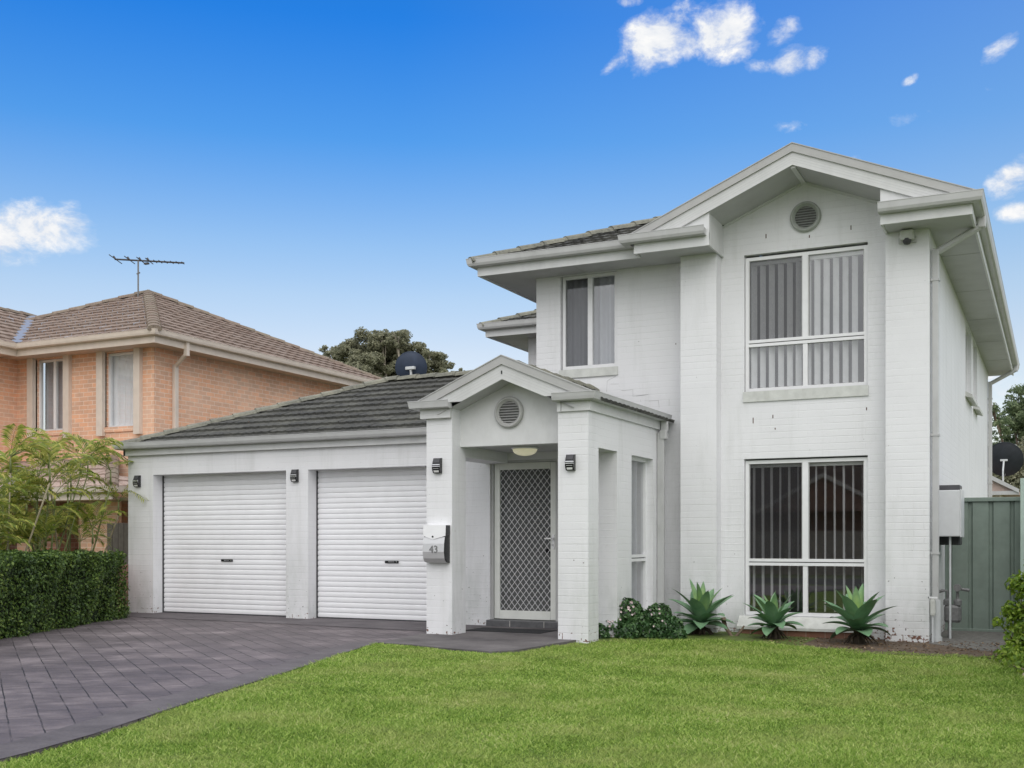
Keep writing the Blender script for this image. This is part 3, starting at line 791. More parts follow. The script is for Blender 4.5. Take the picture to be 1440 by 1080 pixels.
# gable box cheeks (closed ends of the eaves) and raking soffit
GX, GZ, GP = -2.925, 6.055, .415
for x0, x1, in ((-5.0, -3.985), (-1.89, -.87)):
    w = MB(); inner = x1 if x0 < -3 else x0; outer = x0 if x0 < -3 else x1
    zi = GZ-.10-.17-GP*abs(inner-GX)+.02; zo = GZ-.27-GP*abs(outer-GX)
    w.prism([(outer, 5.0), (inner, 5.0), (inner, zi), (outer, max(5.01, zo))], 'y', 13.955, 13.975, 'board')
    inn = inner-.004 if x0 < -3 else inner+.004
    w.poly([(inn, 13.975, 5.0), (inn, BY, 5.0), (inn, BY, zi), (inn, 13.975, zi)], 'board')
    w.build('eave_box', H, fix=False)
w = MB()
for sgn in (-1, 1):
    zz = GZ-.262; e = 1.08
    w.poly([(GX, 13.93, zz), (GX, BY+.01, zz), (GX+sgn*e, BY+.01, zz-GP*e), (GX+sgn*e, 13.93, zz-GP*e)], 'soffit')
    w.prism([(GX, zz-.03), (GX, zz), (GX+sgn*e, zz-GP*e), (GX+sgn*e, zz-GP*e-.03)][::sgn], 'y', BY-.025, BY-.001, 'board')
w.box(GX-.03, GX+.03, 13.96, BY, zz-.03, zz+.01, 'board')
w.build('raking_soffit', H, fix=False)
gable(GX, GZ, 2.16, 2.17, 13.925, GP, .10, .16, 5.155)
vent(-2.905, BY, 5.335, .195, 'vent_green')
# main roofs
w = MB()
zE = GZ-.07-GP*2.13; q = math.hypot(1, GP)
tiles(w, (GX+2.13, 14.04, zE), (0, 1, 0), (-1, 0, GP), 2.13*q, (0, 0), (14.0, 11.9), 'tile_charcoal', .335, .035, .012, .3, .1)
tiles(w, (GX-2.13, 14.04, zE), (0, 1, 0), (1, 0, GP), 2.13*q, (0, 0), (14.0, 14.0), 'tile_charcoal', .335, .035, .012, .3, .1)
w.poly([(GX+2.13, 28.05, zE), (GX-4, 28.05, zE), (GX, 25.9, GZ-.02)], 'tile_charcoal')
zL = 5.12; pL = .41; qL = math.hypot(1, pL); h3 = 3.0
tiles(w, (-7.54, 14.10, zL), (1, 0, 0), (0, 1, pL), h3*qL, (0, h3), (3.3, 4.8), 'tile_charcoal', .335, .035, .014, .3, .06)
tiles(w, (-7.54, 14.10, zL), (0, 1, 0), (1, 0, pL), h3*qL, (0, h3), (6.0, 3.0), 'tile_charcoal', .335, .035, .012, .3, .1)
tiles(w, (-9.62, 18.38, zL), (1, 0, 0), (0, 1, pL), 4.8*qL, (0, 4.8), (6.0, 6.7), 'tile_charcoal', .335, .035, .014, .3, .06)
tiles(w, (-9.62, 18.38, zL), (0, 1, 0), (1, 0, pL), 4.8*qL, (0, 4.8), (9.6, 4.8), 'tile_charcoal', .335, .035, .012, .3, .1)
w.poly([(-9.62, 28, zL), (-4.82, 23.2, zL+pL*4.8), (GX, 23.2, zL+pL*4.8), (GX, 28, zL)], 'tile_charcoal')
rf = w.build('roof', H, fix=False)
c = MB(); caps(c, (-7.53, 14.11, zL+.02), (-4.6, 17.04, zL+pL*2.93+.02), 'cap_charcoal', .13)
c.build('ridge_capping', rf); c = MB(); caps(c, (-9.6, 18.40, zL+.02), (-4.82, 23.18, zL+pL*4.8), 'cap_charcoal', .13); c.build('ridge_capping', rf)
c = MB(); caps(c, (GX, 14.6, GZ-.07), (GX, 25.9, GZ-.07), 'cap_charcoal'); c.build('ridge_capping', rf)
# downpipes
def downpipe(x, y, zt, gx):
    w = MB()
    w.box(gx-.05, gx+.04, y-.05, y+.05, zt-.13, 5.07, 'trim', .01)
    w.tube([(gx-.01, y, zt-.10), (x+.03, y, zt-.36)], .045, 'trim', 8)
    w.box(x-.035, x+.045, y-.05, y+.05, .30, zt-.33, 'trim', .01)
    for z in (4.35, 2.45, 1.0): w.box(x-.045, x+.055, y-.058, y+.052, z-.012, z+.012, 'trim')
    w.lathe([(.05, .0), (.05, .55)], (x+.02, y-.02, -.12), (.0, 0, 1), 'pipe_white', 12)
    w.lathe([(.065, .0), (.065, .12)], (x+.02, y-.02, -.14), (.0, 0, 1), 'pipe_white', 12)
    return w.build('downpipe', H)
downpipe(SX+.05, 14.62, 5.06, -.80); downpipe(SX+.05, 27.3, 5.06, -.80)

# --- security door
w = MB(); DX0, DX1, DZ0, DZ1, DY = -6.875, -5.955, .10, 2.205, 13.585
w.box(DX0, DX0+.085, DY, DY+.03, DZ0, DZ1, 'door_white', .006); w.box(DX1-.085, DX1, DY, DY+.03, DZ0, DZ1, 'door_white', .006)
w.box(DX0+.086, DX1-.086, DY+.001, DY+.029, DZ0, DZ0+.115, 'door_white'); w.box(DX0+.086, DX1-.086, DY+.001, DY+.029, DZ1-.09, DZ1, 'door_white')
door = w.build('security_door', H)
g = MB(); x0, x1, z0, z1 = DX0+.085, DX1-.085, DZ0+.115, DZ1-.09
sx, sz = .0865, .1085; bw = .0046; m_ = sz/sx
def clipline(c, sg):   # z = c + sg*m*(x-x0)
    pts = []
    for x in (x0, x1):
        z = c+sg*m_*(x-x0)
        if z0 <= z <= z1: pts.append((x, z))
    for z in (z0, z1):
        x = x0+(z-c)/(sg*m_)
        if x0 < x < x1: pts.append((x, z))
    return pts[:2] if len(pts) >= 2 else None
for sg in (1, -1):
    k = -40
    while k < 60:
        pp = clipline(z0+k*sz, sg); k += 1
        if not pp: continue
        (a, b), (c2, d2) = pp; d = Vector((c2-a, d2-b)); 
        if d.length < .01: continue
        nn = Vector((-d.y, d.x)).normalized()*bw*.6
        yy = DY+.008 if sg > 0 else DY+.014
        g.prism([(a+nn.x, b+nn.y), (c2+nn.x, d2+nn.y), (c2-nn.x, d2-nn.y), (a-nn.x, b-nn.y)], 'y', yy, yy+.005, 'alu')
g.build('diamond_grille', door)
g = MB(); g.box(x0, x1, DY+.022, DY+.025, z0, z1, 'fly_mesh'); g.build('fly_screen', door)
g = MB(); g.box(DX1-.155, DX1-.03, DY-.05, DY-.036, 1.175, 1.195, 'alu', .004); g.box(DX1-.055, DX1-.025, DY-.05, DY, 1.165, 1.2, 'alu', .004); g.box(DX1-.06, DX1-.02, DY-.012, DY, 1.05, 1.24, 'alu', .004)
g.lathe([(.016, 0), (.016, -.012)], (DX1-.05, DY-.012, 1.10), (0, 1, 0), 'silver', 12); g.build('handle', door)
w = MB(); w.box(-6.91, DX0-.002, 13.56, 13.66, .09, 2.29, 'trim'); w.box(DX1+.002, -5.85, 13.56, 13.66, .09, 2.29, 'trim'); w.box(DX0-.002, DX1+.002, 13.561, 13.66, DZ1+.004, 2.29, 'trim')
w.build('door_frame', H)
w = MB(); w.box(DX0, DX1, 13.665, 13.70, .09, 2.25, 'door_grey')
w.box(DX0+.12, DX1-.12, 13.655, 13.666, .3, 1.0, 'door_grey', .01); w.box(DX0+.12, DX1-.12, 13.655, 13.666, 1.15, 2.05, 'door_grey', .01)
w.lathe([(.03, 0), (.03, -.04)], (DX1-.14, 13.66, 1.02), (0, 1, 0), 'black_plastic', 12)
w.build('front_door', H)

# ================================================================== FITTINGS (top level)
t = thing('ceiling_lamp', (-6.02, 12.75, 2.333), 'round frosted glass ceiling lamp glowing under the porch ceiling above the door', 'lamp')
w = MB(); w.lathe([(.175, 0), (.175, -.018), (.16, -.025)], (-6.02, 12.75, 2.333), (0, 0, 1), 'alu', 32); w.build('base_ring', t, True)
w = MB(); w.lathe([(.158, -.022), (.15, -.05), (.125, -.078), (.08, -.098), (.03, -.106), (0, -.107)], (-6.02, 12.75, 2.333), (0, 0, 1), 'lamp_glow', 32); w.build('glass_bowl', t, True)

def solar_light(x, y, z, label):
    t = thing('wall_light', (x, y, z), label, 'wall light', 'solar wall lights along the front of the house')
    X = lambda a: x+a
    w = MB(); prof = [(0, .095), (-.035, .092), (-.062, .03), (-.075, -.005), (-.07, -.045), (-.045, -.09), (0, -.095)]
    w.prism([(y+a, z+b) for a, b in prof], 'x', x-.052, x+.052, 'black_plastic'); w.build('body', t)
    w = MB(); w.mesh([(x-.042, y-.0395, z+.088), (x+.042, y-.0395, z+.088), (x+.042, y-.0635, z+.036), (x-.042, y-.0635, z+.036)], [(0, 1, 2, 3)], 'dark_grey'); w.build('solar_panel', t, fix=False)
    w = MB(); w.box(x-.054, x+.054, y-.079, y-.06, z+.002, z+.014, 'chrome', .003); w.box(x-.054, x+.054, y-.078, y-.06, z-.016, z-.008, 'chrome', .003); w.build('chrome_band', t)
    w = MB(); w.mesh([(x-.04, y-.0725, z-.035), (x+.04, y-.0725, z-.035), (x+.034, y-.052, z-.083), (x-.034, y-.052, z-.083)], [(0, 1, 2, 3)], 'slat_white'); w.build('lens', t, fix=False)
solar_light(-13.24, GY, 2.11, 'black solar wall light on the far left garage pier')
solar_light(-10.14, GY, 2.12, 'black solar wall light on the pier between the two garage doors')
solar_light(-6.82, 11.96, 2.075, 'black solar wall light above the silver letterbox')
solar_light(-5.05, 11.96, 2.06, 'black solar wall light on the porch pier right of the security door')

# letterbox
t = thing('letterbox', (-6.80, 11.955, .89), 'silver wall letterbox numbered 43 mounted on the left porch pier', 'letterbox')
w = MB(); LX0, LX1 = -6.965, -6.655; yb_ = 11.957
fp = [(yb_-.105, 1.20), (yb_-.125, 1.12), (yb_-.130, 1.02), (yb_-.115, .94), (yb_-.08, .895), (yb_-.02, .885)]
back = [(yb_, .885), (yb_, 1.335), (yb_-.095, 1.335)]
w.prism(fp+back, 'x', LX0+.004, LX1-.004, 'black_plastic'); w.build('case', t)
w = MB(); fo = [(a-.006, b) for a, b in fp]
for (a, b), (c2, d2) in zip(fo, fo[1:]): w.poly([(LX0, a, b), (LX1-.012, a, b), (LX1-.012, c2, d2), (LX0, c2, d2)], 'silver')
w.build('front_panel', t, True, fix=False)
w = MB(); w.poly([(LX0-.004, yb_-.108, 1.345), (LX1, yb_-.108, 1.345), (LX1, yb_-.118, 1.215), ((LX0+LX1)/2-.02, yb_-.124, 1.17), (LX0-.004, yb_-.118, 1.215)], 'alu')
w.poly([(LX0-.004, yb_, 1.345), (LX1, yb_, 1.345), (LX1, yb_-.108, 1.345), (LX0-.004, yb_-.108, 1.345)], 'alu')
w.poly([(LX1, yb_, 1.345), (LX1, yb_-.108, 1.345), (LX1, yb_-.118, 1.215), (LX1, yb_, 1.23)], 'dark_grey')
w.lathe([(.012, 0), (.012, -.006)], ((LX0+LX1)/2-.02, yb_-.122, 1.205), (0, 1, 0), 'black_plastic', 10)
w.build('flap', t, fix=False)
cu = bpy.data.curves.new('number', 'FONT'); cu.body = '43'; cu.size = .125; cu.extrude = .003; cu.align_x = 'CENTER'
tmp = bpy.data.objects.new('number', cu); C.objects.link(tmp)
bpy.context.view_layer.update()
me = bpy.data.meshes.new_from_object(tmp); bpy.data.objects.remove(tmp)
me.materials.clear(); me.materials.append(MATS['pipe_grey'])
no = bpy.data.objects.new('number', me); C.objects.link(no); no.parent = t; no.rotation_euler = (R(90), 0, 0)
no.location = Vector(((LX0+LX1)/2, yb_-.139, 1.01))-t.location

# door mat
w = MB(); w.box(-6.78, -5.72, 12.55, 13.08, .0, .016, 'mat_black', .004)
tag(w.build('door_mat'), 'black rubber doormat lying in front of the security door', 'doormat')

# floodlight / sensor under eave
t = thing('flood_lamp', (-1.63, 14.42, 4.86), 'small cream floodlight under the eave beside the upper right window', 'lamp')
w = MB(); w.box(-1.71, -1.55, 14.30, 14.42, 4.815, 4.93, 'sill_paint', .012); w.box(-1.735, -1.525, 14.39, 14.42, 4.79, 4.86, 'trim', .005); w.build('housing', t)
w = MB(); w.lathe([(0, -.055), (.035, -.045), (.05, -.015), (.05, .02)], (-1.63, 14.345, 4.81), (0, 0, 1), 'dark_grey', 16); w.build('lens', t, True)

# meter box and gas meter
t = thing('meter_box', (-1.23, 15.2, 1.2), 'grey metal electricity meter box mounted on the side wall by the green fence', 'meter box')
w = MB(); w.box(SX+.003, -1.08, 15.0, 15.55, 1.21, 1.79, 'meter_grey', .01)
w.box(-1.079, -1.065, 15.01, 15.54, 1.2, 1.8, 'meter_grey', .004); w.build('case', t)
w = MB(); w.box(SX+.003, -1.12, 15.56, 15.95, 1.10, 1.88, 'dark_grey', .01); w.build('rear_case', t)
w = MB(); w.tube([(-1.2, 15.1, 1.21), (-1.2, 15.1, -.15)], .014, 'pipe_white', 8); w.build('conduit', t)
t = thing('gas_meter', (-1.2, 15.25, -.12), 'small grey gas meter with pipes low beside the downpipe', 'gas meter')
w = MB(); w.box(-1.28, -1.08, 15.15, 15.35, .12, .34, 'pipe_grey', .03); w.lathe([(.05, 0), (.05, .06), (.03, .08)], (-1.24, 15.2, .34), (0, 0, 1), 'pipe_grey', 12); w.lathe([(.05, 0), (.05, .06), (.03, .08)], (-1.12, 15.2, .34), (0, 0, 1), 'pipe_grey', 12); w.build('body', t)
w = MB(); w.tube([(-1.24, 15.2, .42), (-1.24, 15.2, .52), (-1.3, 15.2, .52), (-1.36, 15.2, .5)], .02, 'pipe_grey', 8); w.build('pipe', t); w = MB(); w.tube([(-1.12, 15.2, .42), (-1.12, 15.2, .55), (-.98, 15.18, .53)], .022, 'pipe_grey', 8)
w.lathe([(.045, -.04), (.05, 0), (.045, .04)], (-1.12, 15.16, .56), (0, 1, 0), 'pipe_grey', 14); w.build('pipe', t)
w = MB(); w.tube([(-1.22, 15.2, .12), (-1.22, 15.2, -.15)], .018, 'pipe_grey', 8); w.build('pipe', t)
t = thing('water_valve', (-1.34, 14.5, -.12), 'cream hose valve and pipe standing between the corner pilaster and downpipe', 'valve')
w = MB(); w.tube([(-1.345, 14.44, -.15), (-1.345, 14.44, .28)], .013, 'pipe_white', 8); w.build('pipe', t)
w = MB(); w.lathe([(.028, 0), (.034, .03), (.034, .17), (.026, .2)], (-1.345, 14.44, .25), (0, 0, 1), 'sill_paint', 12); w.box(-1.40, -1.29, 14.42, 14.45, .455, .475, 'alu'); w.build('valve_body', t)

# satellite dishes
def dish(org, face, r, label, mat, mast, rear=True):
    t = thing('satellite_dish', mast[0], label, 'satellite dish')
    f = Vector(face).normalized(); o = Vector(org)
    w = MB(); prof = [(r*k/10, -.16*r*(1-(k/10)**2)*1.6) for k in range(0, 11)]
    prof2 = [(0.0005, prof[0][1])]+prof[1:]+[(r*1.015, .004), (r*1.015, -.012)]+[(a, b-.012) for a, b in prof[::-1][:-1]]+[(0.0005, prof[0][1]-.012)]
    w.lathe(prof2, o, f, mat, 40); w.build('reflector', t, True)
    b = o-f*(.16*r*1.6+.03)
    m = MB(); m.tube([mast[0], mast[1], b], .022, 'pipe_white', 10)
    sd = f.cross(Vector((0, 0, 1))).normalized()
    m.box(b.x-.09, b.x+.09, b.y-.03, b.y+.03, b.z-.02, b.z+.03, 'pipe_white', .006)
    m.build('mount', t)
    a = MB(); tip = o+f*r*1.1-Vector((0, 0, r*.45)); a.tube([o-Vector((0, 0, r*.98)), tip], .012, 'pipe_grey', 8); a.lathe([(.03, -.06), (.03, .04)], tip, -f, 'pipe_grey', 12); a.build('feed_arm', t)
dish((-10.02, 16.62, 4.15), (-.38, .88, .30), .275, 'dark navy satellite dish on the ridge of the garage roof', 'dish_navy', [(-9.98, 16.55, 3.90), (-9.98, 16.55, 4.05)])
dish((-1.22, 32.3, 3.32), (.10, .95, .30), .46, 'black satellite dish on the roof behind the green fence', 'dish_black', [(-1.25, 32.0, 2.5), (-1.25, 32.0, 3.0)])

# ================================================================== GREEN FENCE
t = thing('metal_fence', (.2, 16.5, 0), 'dark green ribbed sheet metal fence beside the white house', 'fence')
w = MB(); xx = SX+.005; FY = 16.5
pts = [(xx, 0)]
x = xx+.03
while x < 1.4:
    pts += [(x, 0), (x+.018, .032), (x+.048, .032), (x+.066, 0)]; x += .262
pts.append((1.4, 0))
for (a, b), (c2, d2) in zip(pts, pts[1:]): w.poly([(a, FY+b, -.05), (c2, FY+d2, -.05), (c2, FY+d2, 1.70), (a, FY+b, 1.70)], 'steel_green')
w.build('sheet', t, fix=False)
w = MB(); w.box(xx, 1.4, FY-.03, FY+.05, 1.69, 1.745, 'steel_green', .006); w.build('top_rail', t)
w = MB(); w.box(xx, 1.4, FY-.03, FY+.05, -.10, -.045, 'steel_green', .006); w.build('bottom_rail', t)
t = thing('boundary_fence', (-.3, 16.3, 0), 'pale green taller boundary fence whose end post shows at the right edge', 'fence')
w = MB(); w.box(-.425, -.36, 16.2, 16.27, -.2, 1.98, 'steel_green_light', .006); w.build('post', t)
w = MB(); pts = [(-.36, 16.235), (.62, 16.235), (.62, 16.2)]; yy = 16.1
while yy > 8.2: pts += [(.62, yy), (.588, yy-.018), (.588, yy-.048), (.62, yy-.066)]; yy -= .262
for (a, b), (c2, d2) in zip(pts, pts[1:]): w.poly([(a, b, -.08), (c2, d2, -.08), (c2, d2, 1.95), (a, b, 1.95)], 'steel_green_light')
w.build('sheet', t, fix=False)
w = MB(); w.box(.585, .635, 8.1, 16.2, 1.93, 1.98, 'steel_green_light', .006); w.build('top_rail', t)

# ================================================================== REAR NEIGHBOUR (right)
t = thing('rear_house', (-1, 34, 0), 'low roofed house seen past the right side of the white house', 'house')
w = MB(); w.box(-8, -1.35, 32.4, 40, -.2, 2.5, 'cream_trim'); w.build('wall', t)
w = MB(); w.prism([(-8.3, 2.5), (-.9, 2.42), (-.9, 2.5), (-1.7, 2.98), (-8.3, 3.9)], 'y', 31.9, 40.5, 'tile_pale'); w.build('roof', t)
w = MB(); w.box(-1.75, -.86, 31.84, 31.9, 2.36, 2.46, 'trim'); w.prism([(-1.75, 2.88), (-1.75, 3.0), (-.86, 2.5), (-.86, 2.40)], 'y', 31.8, 31.88, 'trim'); w.build('gutter', t)

# ================================================================== ORANGE BRICK NEIGHBOUR (left)
B = thing('brick_house', (-18, 18, 0), 'two storey orange brick house with brown tiled hip roof at left', 'house')
NY, NX = 16.4, -15.66; NZ = 4.9
w = MB()
nw = [(-18.86, -18.0, 3.40, 4.88), (-16.93, -16.11, 3.40, 4.88)]
wall(w, TF(NY), -19.41, NX, -.4, NZ, nw, 'brick_orange', .13)
w.poly([(NX, NY, -.4), (NX, 23.5, -.4), (NX, 23.5, NZ), (NX, NY, NZ)], 'brick_orange')
w.poly([(-19.41, 12.5, 2.3), (-19.41, NY, 2.3), (-19.41, NY, NZ), (-19.41, 12.5, NZ)], 'brick_orange')
w.poly([(NX, 23.5, -.4), (-24, 23.5, -.4), (-24, 23.5, NZ), (NX, 23.5, NZ)], 'brick_orange')
for a, b, c_, d_ in nw:
    w.prism([(NY-.03, c_), (NY-.03, c_-.1), (NY+.1, c_-.1), (NY+.1, c_)], 'x', a, b, 'brick_orange')
w.build('upper_wall', B, fix=False)
for a, b, c_, d_ in nw:
    for u in (a, b):
        s_ = -1 if u == a else 1
        w = MB(); w.box(u, u+s_*.16, NY-.09, NY+.03, c_-.17, NZ, 'cream_trim'); w.build('window_surround', B)
window(B, TF(NY), nw[0][0], nw[0][1], 3.40, 4.87, .08, mull=(nw[0][0]+nw[0][1])/2+.02, fmat='alu', blind=('curtain', .16, 0, 0))
window(B, TF(NY), nw[1][0], nw[1][1], 3.40, 4.87, .08, fmat='alu', blind=('sheer', .13, 0, 0))
room(TF(NY), -18.86, -16.1, 3.4, 4.88, .3, B)
w = MB(); w.box(NX, NX+.004, 21.95, 23.1, 4.2, 4.62, 'interior'); w.build('side_window', B)
# eaves
w = MB()
w.poly([(-24, 15.95, NZ), (-15.22, 15.95, NZ), (-15.22, NY, NZ), (-24, NY, NZ)], 'cream_soffit'); w.poly([(NX-.1, NY, NZ), (-15.22, NY, NZ), (-15.22, 24.2, NZ), (NX-.1, 24.2, NZ)], 'cream_soffit')
w.poly([(-19.5, 11, NZ), (-18.88, 11, NZ), (-18.88, 15.97, NZ), (-19.5, 15.97, NZ)], 'cream_soffit')
w.build('soffit', B, fix=False)
fa = [(-.02, NZ-.02), (0, NZ-.02), (0, NZ+.14), (-.02, NZ+.14)]
w = MB(); w.extrude(fa, [(-18.87, 11), (-18.87, 15.94), (-15.21, 15.94), (-15.21, 24.2)], 'cream_trim'); w.build('fascia', B)
w = MB(); w.extrude(GUT(NZ+.11, NZ+.22, .12), [(-18.87, 11), (-18.87, 15.94), (-15.21, 15.94), (-15.21, 24.2)], 'cream_trim'); w.build('gutter', B)
xe, ye, ze, Wn, pn = -15.13, 15.86, NZ+.20, 4.3, .455
qn = math.hypot(1, pn); zp = ze+pn*Wn
w = MB()
tiles(w, (xe-2*Wn, ye, ze), (1, 0, 0), (0, 1, pn), Wn*qn, (0, Wn), (2*Wn, Wn), 'tile_brown', .33, .03, .012, .3, .1)
tiles(w, (xe, ye, ze), (0, 1, 0), (-1, 0, pn), Wn*qn, (0, Wn), (2*Wn-.05, Wn), 'tile_brown', .33, .03, .012, .3, .1)
w.poly([(xe, ye+2*Wn, ze), (xe-Wn, ye+Wn, zp), (xe-2*Wn, ye+2*Wn, ze)], 'tile_brown')
# projecting wing on the far left
tiles(w, (-18.8, 9, ze), (0, 1, 0), (-1, 0, pn), 3.0*qn, (0, 0), (6.85, 9.85), 'tile_brown', .33, .03, .012, .3, .1)
rf = w.build('roof', B, fix=False)
for a_, b_ in (((xe, ye, ze+.02), (xe-Wn, ye+Wn, zp+.02)), ((xe, ye+2*Wn, ze), (xe-Wn, ye+Wn, zp+.02)), ((xe-2*Wn, ye, ze), (xe-Wn, ye+Wn, zp+.02)), ((-21.8, 9, ze+3*pn), (-21.8, 18.9, ze+3*pn))):
    c = MB(); caps(c, a_, b_, 'cap_brown', .13); c.build('ridge_capping', rf)
c = MB(); v0 = Vector((-18.8, ye, ze+.05)); v1 = Vector((-21.7, ye+2.9, ze+.05+pn*2.9))
sd = Vector((1, 1, 0)).normalized()*.10
c.poly([v0-sd, v0+sd, v1+sd, v1-sd], 'valley_metal'); c.build('valley_flashing', rf, fix=False)
# downpipe
w = MB(); w.box(-15.24, -15.16, 16.75, 16.83, 4.75, 5.03, 'cream_trim'); w.tube([(-15.2, 16.79, 4.80), (NX+.06, 16.93, 4.60)], .045, 'cream_trim', 8); w.box(NX+.003, NX+.085, 16.88, 16.99, -.3, 4.62, 'cream_trim', .01); w.build('downpipe', B)
# lower storey: dark porch opening, red brick, skirt roof
w = MB()
wall(w, TF(15.6), -26, -17.3, -.4, 1.92, [(-20.2, -18.0, .1, 1.8)], 'brick_red', .2)
w.poly([(-26, 16.6, -.4), (-17.3, 16.6, -.4), (-17.3, 16.6, 2), (-26, 16.6, 2)], 'brick_red')
w.poly([(-17.3, 15.6, -.4), (-17.3, NY, -.4), (-17.3, NY, 1.92), (-17.3, 15.6, 1.92)], 'brick_red')
w.build('lower_wall', B, fix=False)
w = MB(); w.box(-26, -15.3, 15.0, NY-.01, 1.91, 1.95, 'cream_soffit'); w.build('porch_soffit', B)
w = MB(); w.box(-26, -15.2, 14.86, 14.9, 1.90, 2.08, 'cream_trim'); w.extrude(GUT(2.02, 2.14, .12), [(-26, 14.86), (-15.2, 14.86), (-15.2, NY)], 'cream_trim'); w.build('fascia', B)
w = MB(); zs_ = 2.12; ps = .42
tiles(w, (-26, 14.8, zs_), (1, 0, 0), (0, 1, ps), 1.62*math.hypot(1, ps), (0, 0), (10.85, 9.25), 'tile_pale', .33, .035, .012, .3, .06)
tiles(w, (-15.13, 14.8, zs_), (0, 1, 0), (-1, 0, ps), 1.62*math.hypot(1, ps)*.35, (0, .55), (1.6, 1.6), 'tile_pale', .33, .035, .012, .3, .1)
tiles(w, (-19.2, 12.0, zs_+.1), (0, 1, 0), (-1, 0, ps), 2.4, (0, 0), (3.0, 5.2), 'tile_pale', .33, .035, .012, .3, .1)
rf = w.build('lower_roof', B, fix=False)
c = MB(); caps(c, (-15.15, 14.82, zs_+.03), (-15.15-1.55, 14.82+1.55, zs_+.03+ps*1.55), 'cap_brown', .12); c.build('ridge_capping', rf); c = MB()
v0 = Vector((-17.62, 14.8, zs_+.06)); v1 = Vector((-18.8, 15.98, zs_+.06+ps*1.18))
c.poly([v0-sd, v0+sd, v1+sd, v1-sd], 'valley_metal'); c.build('valley_flashing', rf, fix=False)
# screen wall / low piers under the eave
w = MB(); w.box(-16.9, -15.9, 15.7, 15.8, -.3, 1.9, 'brick_orange'); w.build('porch_wall', B)

# antenna
ax_, ay_ = -19.35, 19.75
t = thing('tv_antenna', (ax_, ay_, 6.9), 'thin metal television antenna on the peak of the brown tiled roof', 'antenna')
w = MB(); w.tube([(ax_, ay_, 6.85), (ax_, ay_, 7.73)], .02, 'pipe_grey', 8); w.tube([(ax_-.04, ay_, 7.42), (ax_+.05, ay_, 7.44)], .018, 'pipe_grey', 6); w.build('mast', t)
bd = Vector((.90, .437, -.055)).normalized(); o_ = Vector((ax_, ay_, 7.73))
w = MB(); w.tube([o_-bd*.55, o_+bd*1.08], .020, 'dark_grey', 6); w.build('boom', t)
w = MB(); sdv = bd.cross(Vector((0, 0, 1))).normalized()
for k, (s_, ln) in enumerate([(-.53, .42), (-.20, .36), (.07, .32), (.26, .28), (.40, .13), (.52, .13), (.65, .12), (.79, .12), (.92, .11), (1.05, .10)]):
    c0 = o_+bd*s_; w.tube([c0-sdv*ln, c0+sdv*ln], .011, 'dark_grey', 5)
    if k < 4: w.tube([c0+Vector((0, 0, 0)), c0-bd*.05+Vector((0, 0, .07))], .022, 'dark_grey', 5)
w.box(o_.x+.2, o_.x+.32, o_.y-.03, o_.y+.03, 7.61, 7.65, 'dark_grey'); w.build('element', t)

# low brick wall, grey gate by the garage
w = MB()
a, b = Vector((-13.44, 13.50, 0)), Vector((-12.62, 12.30, 0)); nn = Vector((-(b-a).y, (b-a).x, 0)).normalized()*-.11
for p0, p1, zt in ((a, b, .78),):
    q = [p0, p1, p1+nn*1, p0+nn*1]
    w.prism([(v.x, v.y) for v in q], 'z', -.2, zt, 'brick_plinth')
tag(w.build('brick_wall'), 'low red brick wall between the hedge end and the garage corner', 'wall')
t = thing('timber_gate', (-14.3, 14.2, 0), 'grey timber paling gate behind the palms left of the garage', 'gate')
w = MB()
for k in range(9): w.box(-14.62+k*.13, -14.62+k*.13+.118, 14.2, 14.22, -.2, 1.46+random.uniform(-.004, .004), 'timber_grey')
w.build('paling', t)
w = MB(); w.box(-14.64, -13.47, 14.22, 14.26, 1.25, 1.33, 'timber_grey'); w.build('rail', t); w = MB(); w.box(-14.64, -13.47, 14.22, 14.26, .25, .33, 'timber_grey'); w.build('rail', t)

# ================================================================== GROUND
w = MB(); w.poly([(-600, -600, -.22), (600, -600, -.22), (600, 900, -.22), (-600, 900, -.22)], 'far_ground'); struct(w.build('ground', fix=False))
drive_edge = [(-4.75, 2.6), (-4.93, 3.6), (-5.02, 4.3), (-5.15, 4.9), (-5.36, 5.55), (-5.60, 6.3), (-5.86, 7.2), (-6.26, 8.6), (-6.58, 9.6), (-6.76, 10.2), (-6.88, 10.68)]
left_edge = [(-13.44, 13.5), (-12.60, 12.25), (-11.9, 10.75), (-11.21, 9.23), (-10.2, 6.9), (-9.2, 4.6), (-8.2, 2.6), (-7.4, 0)]
# driveway sheet (stamped pavers) with plain dark borders lying on it
w = MB(); poly = [(-4.5, 0)]+drive_edge+[(-6.99, 11.6), (-7.1, 13.4), (-6.9, 13.76), (-13.44, 13.76)]+left_edge
w.prism(poly, 'z', -.2, 0, 'paving'); struct(w.build('driveway'))
def strip(pts, wd, z, mat, name):
    w = MB(); A = []; Bp = []
    for i, p in enumerate(pts):
        a = Vector(pts[max(0, i-1)]); b = Vector(pts[min(len(pts)-1, i+1)]); d = (b-a).normalized(); n_ = Vector((-d.y, d.x))
        A.append((p[0], p[1], z)); Bp.append((p[0]+n_.x*wd, p[1]+n_.y*wd, z))
    for i in range(len(pts)-1): w.poly([A[i], A[i+1], Bp[i+1], Bp[i]], mat)
    return struct(w.build(name, fix=False))
strip([(-4.5, 0.0)]+drive_edge, .30, .004, 'paving_plain', 'driveway_border')
w = MB(); w.poly([(-13.40, 13.4, .005), (-12.72, 12.72, .005), (-10.5, 12.62, .005), (-7.2, 12.35, .005), (-6.95, 12.3, .005), (-6.92, 13.755, .005), (-13.40, 13.755, .005)], 'paving_plain'); struct(w.build('apron', fix=False))
